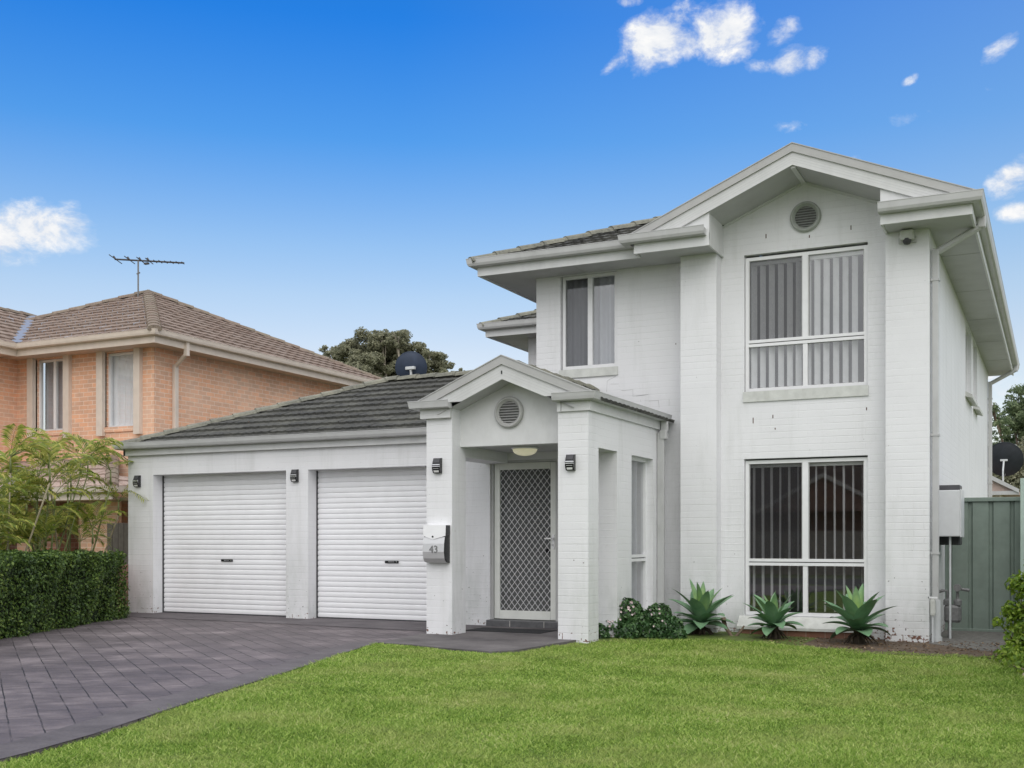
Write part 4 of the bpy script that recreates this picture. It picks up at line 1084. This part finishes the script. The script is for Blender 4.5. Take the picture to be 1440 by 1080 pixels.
# porch slab
w = MB(); sp = [(-6.88, 10.68), (-6.41, 10.62), (-5.9, 10.45), (-5.28, 10.32), (-5.10, 10.56), (-4.99, 11.9), (-5.0, 12.2), (-5.0, 13.55), (-6.9, 13.55), (-7.05, 11.9), (-6.95, 11.4)]
w.prism(sp, 'z', -.2, .008, 'slab'); struct(w.build('porch_slab'))
def lawn_z(x, y):
    t_ = np.clip((x+6.5)/5.0, 0, 1); t_ = t_*t_*(3-2*t_)
    return -.010-.085*t_
lawn = [(-4.5, 0.0)]+drive_edge+[(-6.41, 10.62), (-5.9, 10.45), (-5.28, 10.32), (-5.10, 10.56), (-4.99, 11.9), (-4.86, 11.93), (-4.78, 12.3), (-4.5, 12.60), (-4.0, 12.98), (-3.5, 13.22), (-3.0, 13.25), (-2.5, 13.12), (-2.0, 12.98), (-1.3, 12.98), (-.75, 12.9), (-.50, 12.2), (-.28, 11.2), (-.1, 9.9), (.5, 9.3), (.58, 8.5), (1.6, 5), (2, 0)]
def inpoly(px, py, poly):
    r = np.zeros(len(px), bool); n = len(poly); j = n-1
    for i in range(n):
        xi, yi = poly[i]; xj, yj = poly[j]
        c_ = ((yi > py) != (yj > py)) & (px < (xj-xi)*(py-yi)/(yj-yi+1e-12)+xi); r ^= c_; j = i
    return r
w = MB()
xs = np.arange(-7.2, 8.01, .4); ys = np.arange(-1, 17.6, .4)
for i in range(len(xs)-1):
    for j in range(len(ys)-1):
        x0, x1, y0, y1 = xs[i], xs[i+1], ys[j], ys[j+1]
        w.poly([(x0, y0, float(lawn_z(x0, y0))), (x1, y0, float(lawn_z(x1, y0))), (x1, y1, float(lawn_z(x1, y1))), (x0, y1, float(lawn_z(x0, y1)))], 'lawn_soil')
struct(w.build('lawn_ground', fix=False))
w = MB(); w.prism([(-4.86, 12.0), (-4.5, 12.4), (-4.0, 12.8), (-3.5, 13.0), (-3.0, 13.05), (-2.5, 12.95), (-2.0, 12.8), (-1.3, 12.8), (-.6, 12.8), (-.2, 13.3), (-.2, 14.6), (-4.86, 14.9)], 'z', -.2, -.082, 'soil'); struct(w.build('garden_bed'))
w = MB(); w.prism([(-1.38, 14.3), (-.75, 13.6), (1.4, 13.5), (1.4, 19), (-1.38, 19)], 'z', -.2, -.078, 'gravel'); struct(w.build('side_path'))
w = MB(); w.poly([(-60, -12, -.2), (60, -12, -.2), (60, -5, -.2), (-60, -5, -.2)], 'asphalt'); struct(w.build('road', fix=False))

# grass blades
def grass():
    n = 1500000
    # density falls with distance from the camera
    rr = 3.2*(17/3.2)**rng.uniform(0, 1, n)**.62; th = rng.uniform(R(88), R(150), n)
    x = np.cos(th)*rr; y = np.sin(th)*rr
    jx = .05*np.sin(x*9+y*13)+.03*np.sin(x*31-y*23)+rng.normal(0, .022, n); jy = .05*np.sin(x*11-y*7)+.03*np.sin(x*27+y*29)+rng.normal(0, .022, n)
    far_ = (y > 11.2)*1.3+.32
    k = inpoly(x+jx*far_, y+jy*far_, lawn) & (y > 2.8); x = x[k]; y = y[k]
    n = len(x)
    # patchy growth
    ph = np.sin(x*1.7+1.3*np.sin(y*1.1))*np.cos(y*1.5+np.sin(x*2.1))+.6*np.sin(x*5.3+y*3.1)*np.sin(y*4.7-x*2.2)
    dist = np.hypot(x, y)
    hgt = (.023+.006*ph)*(1+.3*rng.normal(0, 1, n)).clip(.4, 1.9)
    edge = rng.uniform(0, 1, n)
    hgt *= 1+.25*(y > 11)
    wd = .0044*(1+.12*np.maximum(dist-5, 0))*(1+.3*rng.uniform(-1, 1, n))
    az = rng.uniform(0, 2*np.pi, n); lean = rng.uniform(.3, 2.1, n)
    z = lawn_z(x, y)-.004
    dx, dy = np.cos(az), np.sin(az); la = rng.uniform(0, 2*np.pi, n)
    v = np.empty((n, 3, 3))
    v[:, 0] = np.stack([x-dx*wd, y-dy*wd, z], 1); v[:, 1] = np.stack([x+dx*wd, y+dy*wd, z], 1)
    v[:, 2] = np.stack([x+np.cos(la)*lean*hgt, y+np.sin(la)*lean*hgt, z+hgt], 1)
    o = np_mesh('grass', v.reshape(-1, 3), np.arange(n*3).reshape(-1, 3), 'grass'); struct(o, 'stuff')
    print('grass blades', n)
grass()
# leaf litter and mulch bits in the bed
def litter():
    n = 2600; x = rng.uniform(-4.8, .6, n); y = rng.uniform(12.5, 14.6, n); k = ~inpoly(x, y-.05, lawn) & (x > -4.75); x = x[k]; y = y[k]; n = len(x)
    a = rng.uniform(0, 6.28, n); sz = rng.uniform(.008, .026, n); v = np.empty((n, 4, 3)); z = np.full(n, -.076)
    for j, (c_, e_) in enumerate(((1, 0), (0, .5), (-1, 0), (0, -.5))):
        v[:, j] = np.stack([x+sz*(c_*np.cos(a)-e_*np.sin(a)), y+sz*(c_*np.sin(a)+e_*np.cos(a)), z+rng.uniform(0, .014, n)], 1)
    o = np_mesh('leaf_litter', v.reshape(-1, 3), np.arange(n*4).reshape(-1, 4), 'litter'); struct(o, 'stuff')
litter()

# ================================================================== PLANTS
def vec(a): return np.array(a, float)
# hedge: leafy box following the driveway edge
def hedge():
    t = thing('hedge', (-12, 9.5, 0), 'long clipped dark green hedge along the left edge of the driveway', 'hedge')
    A = vec([-12.93, 12.50]); Bq = vec([-9.5, 4.6]); d = (Bq-A)/np.linalg.norm(Bq-A); Ln = np.linalg.norm(Bq-A); nr = vec([d[1], -d[0]])
    if nr[0] > 0: nr = -nr
    front = A+vec([.34, .10]); W = 1.25; z0, z1 = -.02, .97
    def samp(n):
        P = []; D = []
        areas = [Ln*(z1-z0), Ln*W, W*(z1-z0)]
        pr_ = np.array(areas)/sum(areas); ch = rng.choice(3, n, p=pr_)
        s = rng.uniform(0, Ln, n); z = rng.uniform(z0, z1, n); w_ = rng.uniform(0, W, n); dep = np.abs(rng.normal(0, .05, n))
        lump = .045*np.sin(s*4.1+z*5)+.035*np.sin(s*9.7+1+z*3)+.025*np.sin(z*17+s*3)+.03*np.sin(w_*11+s*6)
        rnd = .07
        pos_ = np.empty((n, 3)); dr = np.empty((n, 3))
        f = ch == 0
        off = -lump+dep+np.maximum(0, z-(z1-.12))**2*4+np.maximum(0, .12-(s))**2*3
        off = np.where(f, off, 0)
        pos_[f, :2] = front+np.outer(s[f], d)+np.outer(off[f], nr); pos_[f, 2] = z[f]; dr[f] = (-nr[0], -nr[1], .1)
        f = ch == 1
        pos_[f, :2] = front+np.outer(s[f], d)+np.outer(w_[f], nr); pos_[f, 2] = z1+lump[f]*.6-dep[f]-np.maximum(0, .1-w_[f])**2*5; dr[f] = (0, 0, 1)
        f = ch == 2
        pos_[f, :2] = front+np.outer(w_[f], nr)-np.outer(lump[f]-dep[f], d)*1.0; pos_[f, 2] = z[f]; dr[f] = (-d[0], -d[1], .1)
        return pos_, dr
    leaves(76000, samp, 'leaf_hedge', .042, 'foliage', t, .6, .35, .15)
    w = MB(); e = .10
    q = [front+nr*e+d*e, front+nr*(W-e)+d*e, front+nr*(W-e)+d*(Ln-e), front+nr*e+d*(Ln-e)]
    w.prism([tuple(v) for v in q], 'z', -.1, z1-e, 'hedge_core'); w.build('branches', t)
hedge()

def palm(x, y, stems, label, sc=1.0):
    t = thing('cane_palm', (x, y, 0), label, 'palm', 'golden cane palms behind the hedge')
    st = MB(); LP = []; 
    for k in range(stems):
        az = random.uniform(0, 2*math.pi); r0 = random.uniform(.05, .3); h = random.choice((random.uniform(.7, 1.4), random.uniform(1.4, 2.1)))*sc
        p0 = Vector((x+r0*math.cos(az), y+r0*math.sin(az), -.1)); lean = random.uniform(.08, .42)
        top = p0+Vector((math.cos(az)*lean*h, math.sin(az)*lean*h, h+.1))
        mid = (p0+top)/2+Vector((math.cos(az)*.05, math.sin(az)*.05, .08))
        pts = [p0, p0.lerp(mid, .5), mid, mid.lerp(top, .5), top]
        r_ = random.uniform(.011, .020)
        st.tube(pts, [r_*1.2, r_, r_, r_*.9, r_*.8], 'palm_stem_pale' if random.random() < .4 else 'palm_stem', 7)
        shaft = top+Vector((0, 0, .22)); st.tube([top, shaft], [r_*1.3, r_*.7], 'palm_stem', 7)
        nf = random.randint(5, 7)
        for q in range(nf):
            fa_ = random.uniform(0, 2*math.pi); el = random.uniform(.55, 1.3); ln = random.uniform(.42, .75)*sc
            dr = Vector((math.cos(fa_)*math.cos(el), math.sin(fa_)*math.cos(el), math.sin(el)))
            p = shaft.copy(); pts = [p.copy()]; dd = dr.copy(); ns = 9
            for i in range(ns):
                dd = (dd+Vector((0, 0, -.10-.014*i))).normalized(); p = p+dd*ln/ns; pts.append(p.copy())
            st.tube(pts, [.006*(1-i/ns*.7) for i in range(ns+1)], 'palm_stem', 4, False)
            for i in range(4, ns*2+1):
                f = i/(ns*2+1); a_ = pts[int(f*ns)]; b_ = pts[min(ns, int(f*ns)+1)]; c0 = a_.lerp(b_, f*ns-int(f*ns))
                tg = (b_-a_).normalized(); sd_ = tg.cross(Vector((0, 0, 1)))
                if sd_.length < .1: sd_ = Vector((1, 0, 0))
                sd_.normalize(); up = sd_.cross(tg)
                L_ = .235*sc*math.sin(math.pi*(.12+.8*f))**.7*random.uniform(.85, 1.1)
                for s_ in (-1, 1):
                    dv = (sd_*s_*.85+tg*.75+up*.28).normalized(); e1 = c0+dv*L_*.55; e2 = c0+dv*L_+Vector((0, 0, -.06*sc)); wv = tg*.0145*sc+up*.005
                    LP.append([c0, e1+wv, e2, e1-wv])
    s_o = st.build('stem', t, True)
    v = np.array([[tuple(p) for p in q] for q in LP]).reshape(-1, 3)
    np_mesh('frond', v, np.arange(len(v)).reshape(-1, 4), 'leaf_palm', t)
palm(-14.25, 13.0, 13, 'golden cane palm clump nearest the garage corner behind the hedge', 1.08)
palm(-14.1, 12.0, 12, 'golden cane palm clump with dense fronds in the middle behind the hedge', 1.08)
palm(-13.7, 11.0, 11, 'golden cane palm clump second from the left photo edge behind the hedge', 1.08)
palm(-13.2, 10.0, 11, 'golden cane palm clump at the left photo edge with leaning bare canes', 1.1)

def agave(x, y, rz, s, label, seed):
    rnd = random.Random(seed)
    t = thing('agave', (x, y, -.1), label, 'succulent', 'three agaves under the lower window')
    V = []; F = []; Y = []
    nleaf = 23
    for k in range(nleaf):
        f = k/(nleaf-1)                      # 0 centre (young) .. 1 outer
        az = rz+k*2.39996; el = R(86-82*f**.85)+rnd.uniform(-.09, .09)
        ln = (.38+.14*math.sin(math.pi*min(1, f*1.0+.15)))*s*rnd.uniform(.88, 1.08); wd = (.048+.052*min(1, f*2.2))*s
        ns = 9; p = Vector((x+math.cos(az)*.02, y+math.sin(az)*.02, .06*s+(1-f)*.10*s)); e = el; base = len(V)
        curve = (.02+.07*f)*rnd.uniform(.5, 1.3)
        for i in range(ns+1):
            tt = i/ns; dv = Vector((math.cos(az)*math.cos(e), math.sin(az)*math.cos(e), math.sin(e)))
            sd_ = Vector((-math.sin(az), math.cos(az), 0)); up = sd_.cross(dv)*-1
            ww = wd*(math.sin(math.pi*min(1, (.22+.78*tt))**1.15))**.8*(1 if tt < .999 else .02) if tt > .0 else wd*.62
            chan = ww*(.35-.15*tt)
            V += [tuple(p-sd_*ww+up*chan), tuple(p-sd_*ww*.5+up*chan*.2), tuple(p), tuple(p+sd_*ww*.5+up*chan*.2), tuple(p+sd_*ww+up*chan)]
            yv = max(0, (1-f*3.2))*(1-tt)*1.15+max(0, .35-f)*.6*(1-tt)
            Y += [yv*.4, yv*.8, yv, yv*.8, yv*.4]
            p = p+dv*ln/ns; e -= curve*(1+tt)
        for i in range(ns):
            for j in range(4):
                a = base+i*5+j; F.append((a, a+1, a+6, a+5))
    org = Vector(t.location)
    me = bpy.data.meshes.new('leaf_rosette'); me.from_pydata([tuple(Vector(v)-org) for v in V], [], F); me.materials.append(MATS['agave'])
    at = me.attributes.new('young', 'FLOAT', 'POINT'); at.data.foreach_set('value', np.clip(Y, 0, 1).astype(np.float32))
    me.polygons.foreach_set('use_smooth', [True]*len(F)); me.update()
    o = bpy.data.objects.new('leaf_rosette', me); C.objects.link(o); o.parent = t
    w = MB(); w.lathe([(.07*s, -.06), (.07*s, .03), (.05*s, .13)], (x, y, -.05), (.05, 0, 1), 'dead_leaf', 12)
    for k in range(11):
        az = k*.571+seed; q_ = rnd.uniform(.6, 1.1); w.tube([(x, y, .05*s), (x+.11*math.cos(az)*s*q_, y+.11*math.sin(az)*s*q_, .01*s), (x+.19*math.cos(az)*s*q_, y+.19*math.sin(az)*s*q_, -.08)], [.02, .016, .004], 'dead_leaf', 4)
    w.build('dry_stem', t); t.rotation_euler = (R(rnd.uniform(-4, 4)), R(rnd.uniform(-7, 7)), 0)
agave(-4.14, 14.05, 1.9, 1.04, 'blue green agave beside the flowering shrub, left of the lower window', 5)
agave(-3.16, 14.05, .6, .92, 'blue green agave in front of the left half of the lower window', 9)
agave(-2.13, 13.92, 2.6, 1.06, 'blue green agave at the right end of the lower window', 14)

def ball_shrub(x, y, blobs, n, size, mat, label, name='shrub', cat='shrub', zb=-.1, flowers=0, asp=.55, shell=.8):
    t = thing(name, (x, y, zb), label, cat)
    blobs = np.array(blobs, float)
    wts = blobs[:, 3]**2; wts /= wts.sum()
    def samp(n):
        ch = rng.choice(len(blobs), n, p=wts); d = rng.normal(0, 1, (n, 3)); d /= np.linalg.norm(d, axis=1)[:, None]
        r = blobs[ch, 3]*(shell+(1.06-shell)*rng.uniform(0, 1, n)**.6)*(1+.10*np.sin(d[:, 0]*7+ch)*np.sin(d[:, 2]*6+d[:, 1]*5))
        P = blobs[ch, :3]+d*r[:, None]; k = P[:, 2] > zb+.01; return P[k], d[k]
    leaves(n, samp, mat, size, 'foliage', t, asp, .4, .25)
    w = MB()
    for b in blobs:
        w.tube([(x, y, zb-.02), ((x+b[0])/2+.02, (y+b[1])/2, (zb+b[2])/2), tuple(b[:3])], [.014, .011, .006], 'bark', 5)
    w.build('stem', t)
    if flowers:
        w = MB()
        for k in range(flowers):
            b = blobs[k % min(2, len(blobs))]; az = random.uniform(-2.6, -.6); el = random.uniform(-.1, .9); r = b[3]*1.05
            c0 = Vector((b[0]+r*math.cos(az)*math.cos(el), b[1]+r*math.sin(az)*math.cos(el), b[2]+r*math.sin(el)))
            for q in range(5):
                a_ = q*1.2566+k; dv = Vector((math.cos(a_)*.6, -.55, math.sin(a_)*.6)).normalized()*.02
                s2 = Vector((-math.sin(a_), 0, math.cos(a_)))*.009; w.poly([c0, c0+dv*.6+s2, c0+dv, c0+dv*.6-s2], 'flower')
        w.build('blossom', t, fix=False)
    return t
ball_shrub(-4.78, 13.15, [(-4.80, 13.15, .26, .17), (-4.92, 13.05, .10, .16), (-4.66, 13.15, .14, .17), (-5.02, 12.75, .0, .13), (-4.74, 12.95, .02, .15)], 5200, .045, 'leaf_shrub', 'dark green shrub with small pink flowers at the foot of the porch side wall', 'flowering_shrub', flowers=45)
ball_shrub(-4.45, 13.3, [(-4.48, 13.4, .20, .16), (-4.40, 13.25, .05, .17), (-4.28, 13.35, .08, .13), (-4.55, 13.2, .02, .15), (-4.2, 13.3, -.02, .11)], 4800, .045, 'leaf_shrub', 'low dark green shrub touching the left agave', 'low_shrub', flowers=10)
ball_shrub(-.28, 12.9, [(-.22, 12.9, .25, .28), (-.30, 12.8, .0, .22), (-.12, 12.9, .6, .27), (-.02, 12.9, .9, .26), (-.42, 12.85, .42, .10), (-.35, 12.9, .70, .12), (-.55, 12.85, .30, .05), (-.10, 12.9, 1.1, .16)], 5200, .055, 'leaf_lime', 'yellow green leafy shrub at the right edge in front of the fence', 'lime_shrub', shell=.25)
ball_shrub(-.45, 12.5, [(-.42, 12.45, -.05, .16), (-.30, 12.0, -.06, .18), (-.22, 11.4, -.06, .17)], 900, .05, 'leaf_lime', 'sparse reddish green ground plants below the lime shrub', 'ground_plant', cat='plant', shell=.5)
t = thing('garden_rock', (-.15, 11.4, -.1), 'pale sandstone rock half hidden at the right edge of the lawn', 'rock')
w = MB()
vs = []; 
for i in range(7):
    for j in range(10):
        a_ = math.pi*i/6; b_ = 2*math.pi*j/10; r = .28*(1+.25*math.sin(3*b_+i)*math.sin(a_)); vs.append((-.05+r*math.sin(a_)*math.cos(b_)*.9, 11.4+r*math.sin(a_)*math.sin(b_), -.10+r*.4*math.cos(a_)))
w.mesh(vs, [(i*10+j, i*10+(j+1) % 10, (i+1)*10+(j+1) % 10, (i+1)*10+j) for i in range(6) for j in range(10)], 'rock'); w.build('stone', t, True)
# cut stump / dead branch by the first agave
w = MB(); w.tube([(-3.86, 14.15, .16), (-3.82, 14.12, .05), (-3.74, 14.1, -.06), (-3.70, 14.1, -.1)], [.035, .025, .022, .022], 'bark', 7)
w.tube([(-3.70, 14.1, -.09), (-3.62, 14.12, .0), (-3.58, 14.14, .07)], [.022, .016, .010], 'bark', 6)
tag(w.build('dead_branch'), 'bare grey forked branch stub between the first two agaves', 'branch')

# trees
def tree(x, y, h, crown, n, size, mat, label, trunk_r=.28, bark='bark_pale', cat='tree', name='gum_tree', shell=.2):
    t = thing(name, (x, y, -.2), label, cat)
    w = MB(); base = Vector((x, y, -.2)); fork = Vector((x+.2, y, h*.42))
    w.tube([base, base.lerp(fork, .5)+Vector((.15, 0, 0)), fork], [trunk_r, trunk_r*.8, trunk_r*.65], bark, 10)
    for cx, cy, cz, r in crown:
        c0 = Vector((cx, cy, cz)); m1 = fork.lerp(c0, .5)+Vector((random.uniform(-.3, .3), 0, random.uniform(-.2, .3)))
        w.tube([fork, m1, c0], [trunk_r*.42, trunk_r*.25, trunk_r*.1], bark, 6)
        for q in range(4):
            dv = Vector((random.uniform(-1, 1), random.uniform(-1, 1), random.uniform(-.2, 1))).normalized()*r*.8
            w.tube([m1.lerp(c0, .6), c0+dv*.5, c0+dv], [trunk_r*.12, trunk_r*.07, .01], bark, 4)
    w.build('trunk', t, True)
    cr = np.array(crown, float); wts = cr[:, 3]**2.2; wts /= wts.sum()
    # leaf clusters: sub-clumps inside each crown lobe
    subs = []
    for c_ in cr:
        k = max(14, int(46*c_[3]))
        d = rng.normal(0, 1, (k, 3)); d /= np.linalg.norm(d, axis=1)[:, None]
        rr = c_[3]*(shell+(1-shell)*rng.uniform(0, 1, k)**.5)
        for a, b in zip(d, rr): subs.append([*(c_[:3]+a*b*np.array([1, 1, .85])), c_[3]*rng.uniform(.18, .34)])
    subs = np.array(subs); w2 = subs[:, 3]**2; w2 /= w2.sum()
    def samp(n):
        ch = rng.choice(len(subs), n, p=w2); d = rng.normal(0, 1, (n, 3)); d /= np.linalg.norm(d, axis=1)[:, None]
        r = subs[ch, 3]*rng.uniform(0, 1, n)**.45; d2 = d*np.array([1, 1, .7]); return subs[ch, :3]+d2*r[:, None], d
    leaves(n, samp, mat, size, 'crown', t, .45, .4, .1)
    return t
va = math.atan(765/1573.); vv = (-math.sin(va), math.cos(va)); rv = (math.cos(va), math.sin(va))
def at(u, wpx, dist):
    k = (u-720)/1573.; return (dist*(vv[0]+rv[0]*k), dist*(vv[1]+rv[1]*k), 1.15+(761-wpx)/1573.*dist)
cr = []
for u, wq, rpx in ((520, 492, 34), (490, 500, 30), (462, 500, 14), (550, 495, 36), (580, 500, 30), (605, 512, 24), (622, 520, 17), (560, 525, 40), (510, 530, 40), (473, 520, 22), (536, 478, 18), (600, 535, 30), (560, 478, 16)):
    p = at(u, wq, 55+random.uniform(-1.5, 1.5)); cr.append((*p, rpx*55/1573.))
b = at(548, 700, 55)
tree(b[0], b[1], 11.2, cr, 80000, .15, 'leaf_gum', 'olive green rounded gum tree showing above the garage roof', .3)
cr = []
for u, wq, rpx in ((1425, 590, 30), (1450, 570, 36), (1405, 600, 20), (1440, 625, 30), (1410, 640, 22), (1470, 600, 40), (1395, 575, 12), (1430, 560, 16)):
    p = at(u, wq, 45+random.uniform(-1.5, 1.5)); cr.append((*p, rpx*45/1573.))
b = at(1437, 700, 45)
tree(b[0], b[1], 6.2, cr, 15000, .13, 'leaf_gum_light', 'loose pale green tree behind the right side of the house', .2, 'bark')
ball_shrub(*at(1425, 700, 42)[:2], [(*at(1425, 676, 42), .7), (*at(1450, 660, 42), .9), (*at(1408, 665, 42), .5), (*at(1475, 650, 42), 1.2)], 7000, .14, 'leaf_gum', 'dark bushy shrub behind the dish above the green fence', 'garden_bush', zb=-.2, shell=.5)
p = at(648, 522, 60)
cr = [(*at(646, 527, 60), .35), (*at(655, 532, 60), .4), (*at(638, 533, 60), .35)]
tree(p[0], p[1], 8.5, cr, 2200, .15, 'leaf_gum', 'small distant tree tip just right of the gum tree', .15)

# ================================================================== ACROSS THE STREET (seen reflected in the glass)
t = thing('street_house', (-9, -24, 0), 'brick house across the street reflected in the lower window', 'house')
w = MB(); w.box(-20, 2, -32, -24, -.2, 2.6, 'brick_red'); w.build('wall', t)
w = MB(); w.prism([(-21, 2.5), (3, 2.5), (-3, 5.2), (-15, 5.2)], 'y', -32.5, -23.4, 'tile_brown'); w.build('roof', t)
w = MB(); w.prism([(-12.5, 2.5), (-6.5, 2.5), (-9.5, 4.1)], 'y', -23.35, -22.4, 'brick_red'); w.prism([(-12.8, 2.45), (-12.5, 2.45), (-9.5, 4.05), (-6.5, 2.45), (-6.2, 2.45), (-9.5, 4.25)], 'y', -22.6, -22.3, 'cream_trim'); w.build('gable', t)
t = thing('timber_fence', (-9, -16, 0), 'weathered timber paling fence across the street', 'fence')
w = MB()
for k in range(140): w.box(-20+k*.16, -20+k*.16+.15, -16, -15.97, -.2, 1.55+random.uniform(-.02, .02), 'timber_fence')
w.build('paling', t)

# ================================================================== CAMERA, SKY, LIGHT
cam = bpy.data.cameras.new('camera'); co = bpy.data.objects.new('camera', cam); C.objects.link(co)
co.location = (0, 0, 1.15); co.rotation_euler = (R(90), 0, va)
cam.sensor_width = 36; cam.lens = 36*1573./1440; cam.shift_y = (761-540)/1440.; cam.clip_end = 5000; cam.clip_start = .1
scene.camera = co

SUN_EL, SUN_AZ = R(46), R(148)       # azimuth measured clockwise from +y (north)
wd_ = bpy.data.worlds.new('World'); scene.world = wd_; wd_.use_nodes = True
nt = wd_.node_tree; nt.nodes.clear()
out = nt.nodes.new('ShaderNodeOutputWorld'); bg = nt.nodes.new('ShaderNodeBackground')
sky = nt.nodes.new('ShaderNodeTexSky'); sky.sky_type = 'NISHITA'; sky.sun_disc = False
sky.sun_elevation = SUN_EL; sky.sun_rotation = SUN_AZ; sky.air_density = 1.0; sky.dust_density = .6; sky.ozone_density = 2.5
tc = nt.nodes.new('ShaderNodeTexCoord'); dirv = tc.outputs['Generated']
sp_ = nt.nodes.new('ShaderNodeSeparateXYZ'); L(nt, dirv, sp_.inputs[0])
azn = mth(nt, 'ARCTAN2', sp_.outputs[0], sp_.outputs[1]); eln = mth(nt, 'ARCSINE', sp_.outputs[2])
# deepen the blue with height
tint = ramp(nt, eln, [(0.0, (.85, .66, .56)), (.165, (.845, .655, .56)), (.213, (.75, .67, .61)), (.255, (.595, .645, .66)), (.342, (.225, .527, .765)), (.436, (.069, .432, .85)), (.6, (.06, .40, .80))])
dbl = nt.nodes.new('ShaderNodeVectorMath'); dbl.operation = 'SCALE'; dbl.inputs['Scale'].default_value = 2.0; L(nt, tint.outputs[0], dbl.inputs[0])
col = mixc(nt, 1.0, sky.outputs[0], dbl.outputs[0], 'MULTIPLY')
# thin pale veil towards the right
veil = ramp(nt, azn, [(0, 0), (1, 1)]); veil.color_ramp.elements[0].position = 0
vr = nt.nodes.new('ShaderNodeMapRange'); vr.inputs['From Min'].default_value = -.55; vr.inputs['From Max'].default_value = .1; vr.inputs['To Max'].default_value = .22
L(nt, azn, vr.inputs[0]); col = mixc(nt, vr.outputs[0], col, (4.2, 5.8, 7.2))
cn = nt.nodes.new('ShaderNodeTexNoise'); cn.inputs['Scale'].default_value = 24; cn.inputs['Detail'].default_value = 10; cn.inputs['Roughness'].default_value = .62; cn.inputs['Distortion'].default_value = .22
mp = nt.nodes.new('ShaderNodeMapping'); mp.inputs['Scale'].default_value = (1, 1, 1.5); L(nt, dirv, mp.inputs[0]); L(nt, mp.outputs[0], cn.inputs[0])
dens = None
def blob(u, wpx, ru, rw, amp=1.0, tilt=0.0):
    global dens
    k = (u-720)/1573.; d = Vector((vv[0]+rv[0]*k, vv[1]+rv[1]*k, (761-wpx)/1573.)).normalized()
    az = math.atan2(d.x, d.y); el = math.asin(d.z); c = 1/math.sqrt(1+k*k)
    ra = ru/1573.*c*c; re = rw/1573.*c*c
    da = mth(nt, 'SUBTRACT', azn, az); de = mth(nt, 'SUBTRACT', eln, el)
    a = mth(nt, 'DIVIDE', da, ra); b = mth(nt, 'DIVIDE', mth(nt, 'SUBTRACT', de, mth(nt, 'MULTIPLY', da, tilt)), re)
    r2 = mth(nt, 'ADD', mth(nt, 'MULTIPLY', a, a), mth(nt, 'MULTIPLY', b, b))
    v_ = mth(nt, 'MULTIPLY', mth(nt, 'SUBTRACT', 1.0, r2), amp)
    dens = v_ if dens is None else mth(nt, 'MAXIMUM', dens, v_)
blob(926, 54, 74, 42, 1.05, .2); blob(1016, 46, 62, 38, 1.05); blob(965, 55, 60, 26, .9); blob(868, 80, 26, 14, .6, .6); blob(1103, 44, 32, 16, .62, .2); blob(1118, 86, 42, 22, .9, .2); blob(1075, 95, 26, 12, .5)
blob(1411, 65, 30, 14, .42, .5); blob(1425, 250, 40, 30, 1.0, .3); blob(1432, 297, 34, 18, .8); blob(1280, 163, 24, 8, .18, .1); blob(1098, 177, 24, 8, .2); blob(1280, 113, 12, 6, .4, .3); blob(960, 330, 14, 16, .3); blob(885, 2, 22, 8, .7); blob(1210, 222, 14, 5, .3)
blob(50, 320, 80, 38, 1.0); blob(0, 335, 60, 40, 1.0); blob(100, 312, 30, 26, .8); blob(1392, 124, 14, 8, .2)
blob(1300, 560, 160, 50, .75); 
d2 = mth(nt, 'ADD', mth(nt, 'MAXIMUM', dens, -1.0), mth(nt, 'MULTIPLY', mth(nt, 'SUBTRACT', cn.outputs[0], .50), 3.9))
mask = ramp(nt, d2, [(.0, 0), (.3, .14), (.7, .62), (1, 1)]).outputs[0]
ccol = ramp(nt, cn.outputs[0], [(.40, (.74, .79, .88)), (.62, (1, 1, 1))]).outputs[0]
csc = nt.nodes.new('ShaderNodeVectorMath'); csc.operation = 'SCALE'; csc.inputs['Scale'].default_value = 8.1; L(nt, ccol, csc.inputs[0])
col = mixc(nt, mask, col, csc.outputs[0])
# bright broken overcast overhead and behind the camera
dt = nt.nodes.new('ShaderNodeVectorMath'); dt.operation = 'DOT_PRODUCT'; L(nt, dirv, dt.inputs[0]); dt.inputs[1].default_value = (vv[0], vv[1], 0)
oc = noise(nt, dirv, 3.2, 6, .6)
hi_ = nt.nodes.new('ShaderNodeMapRange'); hi_.inputs['From Min'].default_value = .52; hi_.inputs['From Max'].default_value = .80; L(nt, eln, hi_.inputs[0])
bk = nt.nodes.new('ShaderNodeMapRange'); bk.inputs['From Min'].default_value = .55; bk.inputs['From Max'].default_value = .15; L(nt, dt.outputs['Value'], bk.inputs[0])
ocm = mth(nt, 'MAXIMUM', hi_.outputs[0], bk.outputs[0])
occ = ramp(nt, oc.outputs[0], [(.3, (.50, .53, .58)), (.7, (1, 1, 1))]).outputs[0]
ocs = nt.nodes.new('ShaderNodeVectorMath'); ocs.operation = 'SCALE'; ocs.inputs['Scale'].default_value = 12.8; L(nt, occ, ocs.inputs[0])
col = mixc(nt, ocm, col, ocs.outputs[0])
L(nt, col, bg.inputs[0]); bg.inputs[1].default_value = .12; L(nt, bg.outputs[0], out.inputs[0])

sl = bpy.data.lights.new('sun', 'SUN'); so = bpy.data.objects.new('sun', sl); C.objects.link(so)
sl.energy = 1.35; sl.angle = R(60); sl.color = (1.0, .965, .93)
sdir = Vector((math.sin(SUN_AZ)*math.cos(SUN_EL), math.cos(SUN_AZ)*math.cos(SUN_EL), math.sin(SUN_EL)))
so.rotation_euler = (-sdir).to_track_quat('-Z', 'Y').to_euler(); so.location = (5, -5, 20)

scene.view_settings.view_transform = 'Standard'; scene.view_settings.look = 'None'
scene.view_settings.exposure = 0.0; scene.view_settings.gamma = 1
scene.render.engine = 'CYCLES'
scene.cycles.transparent_max_bounces = 16
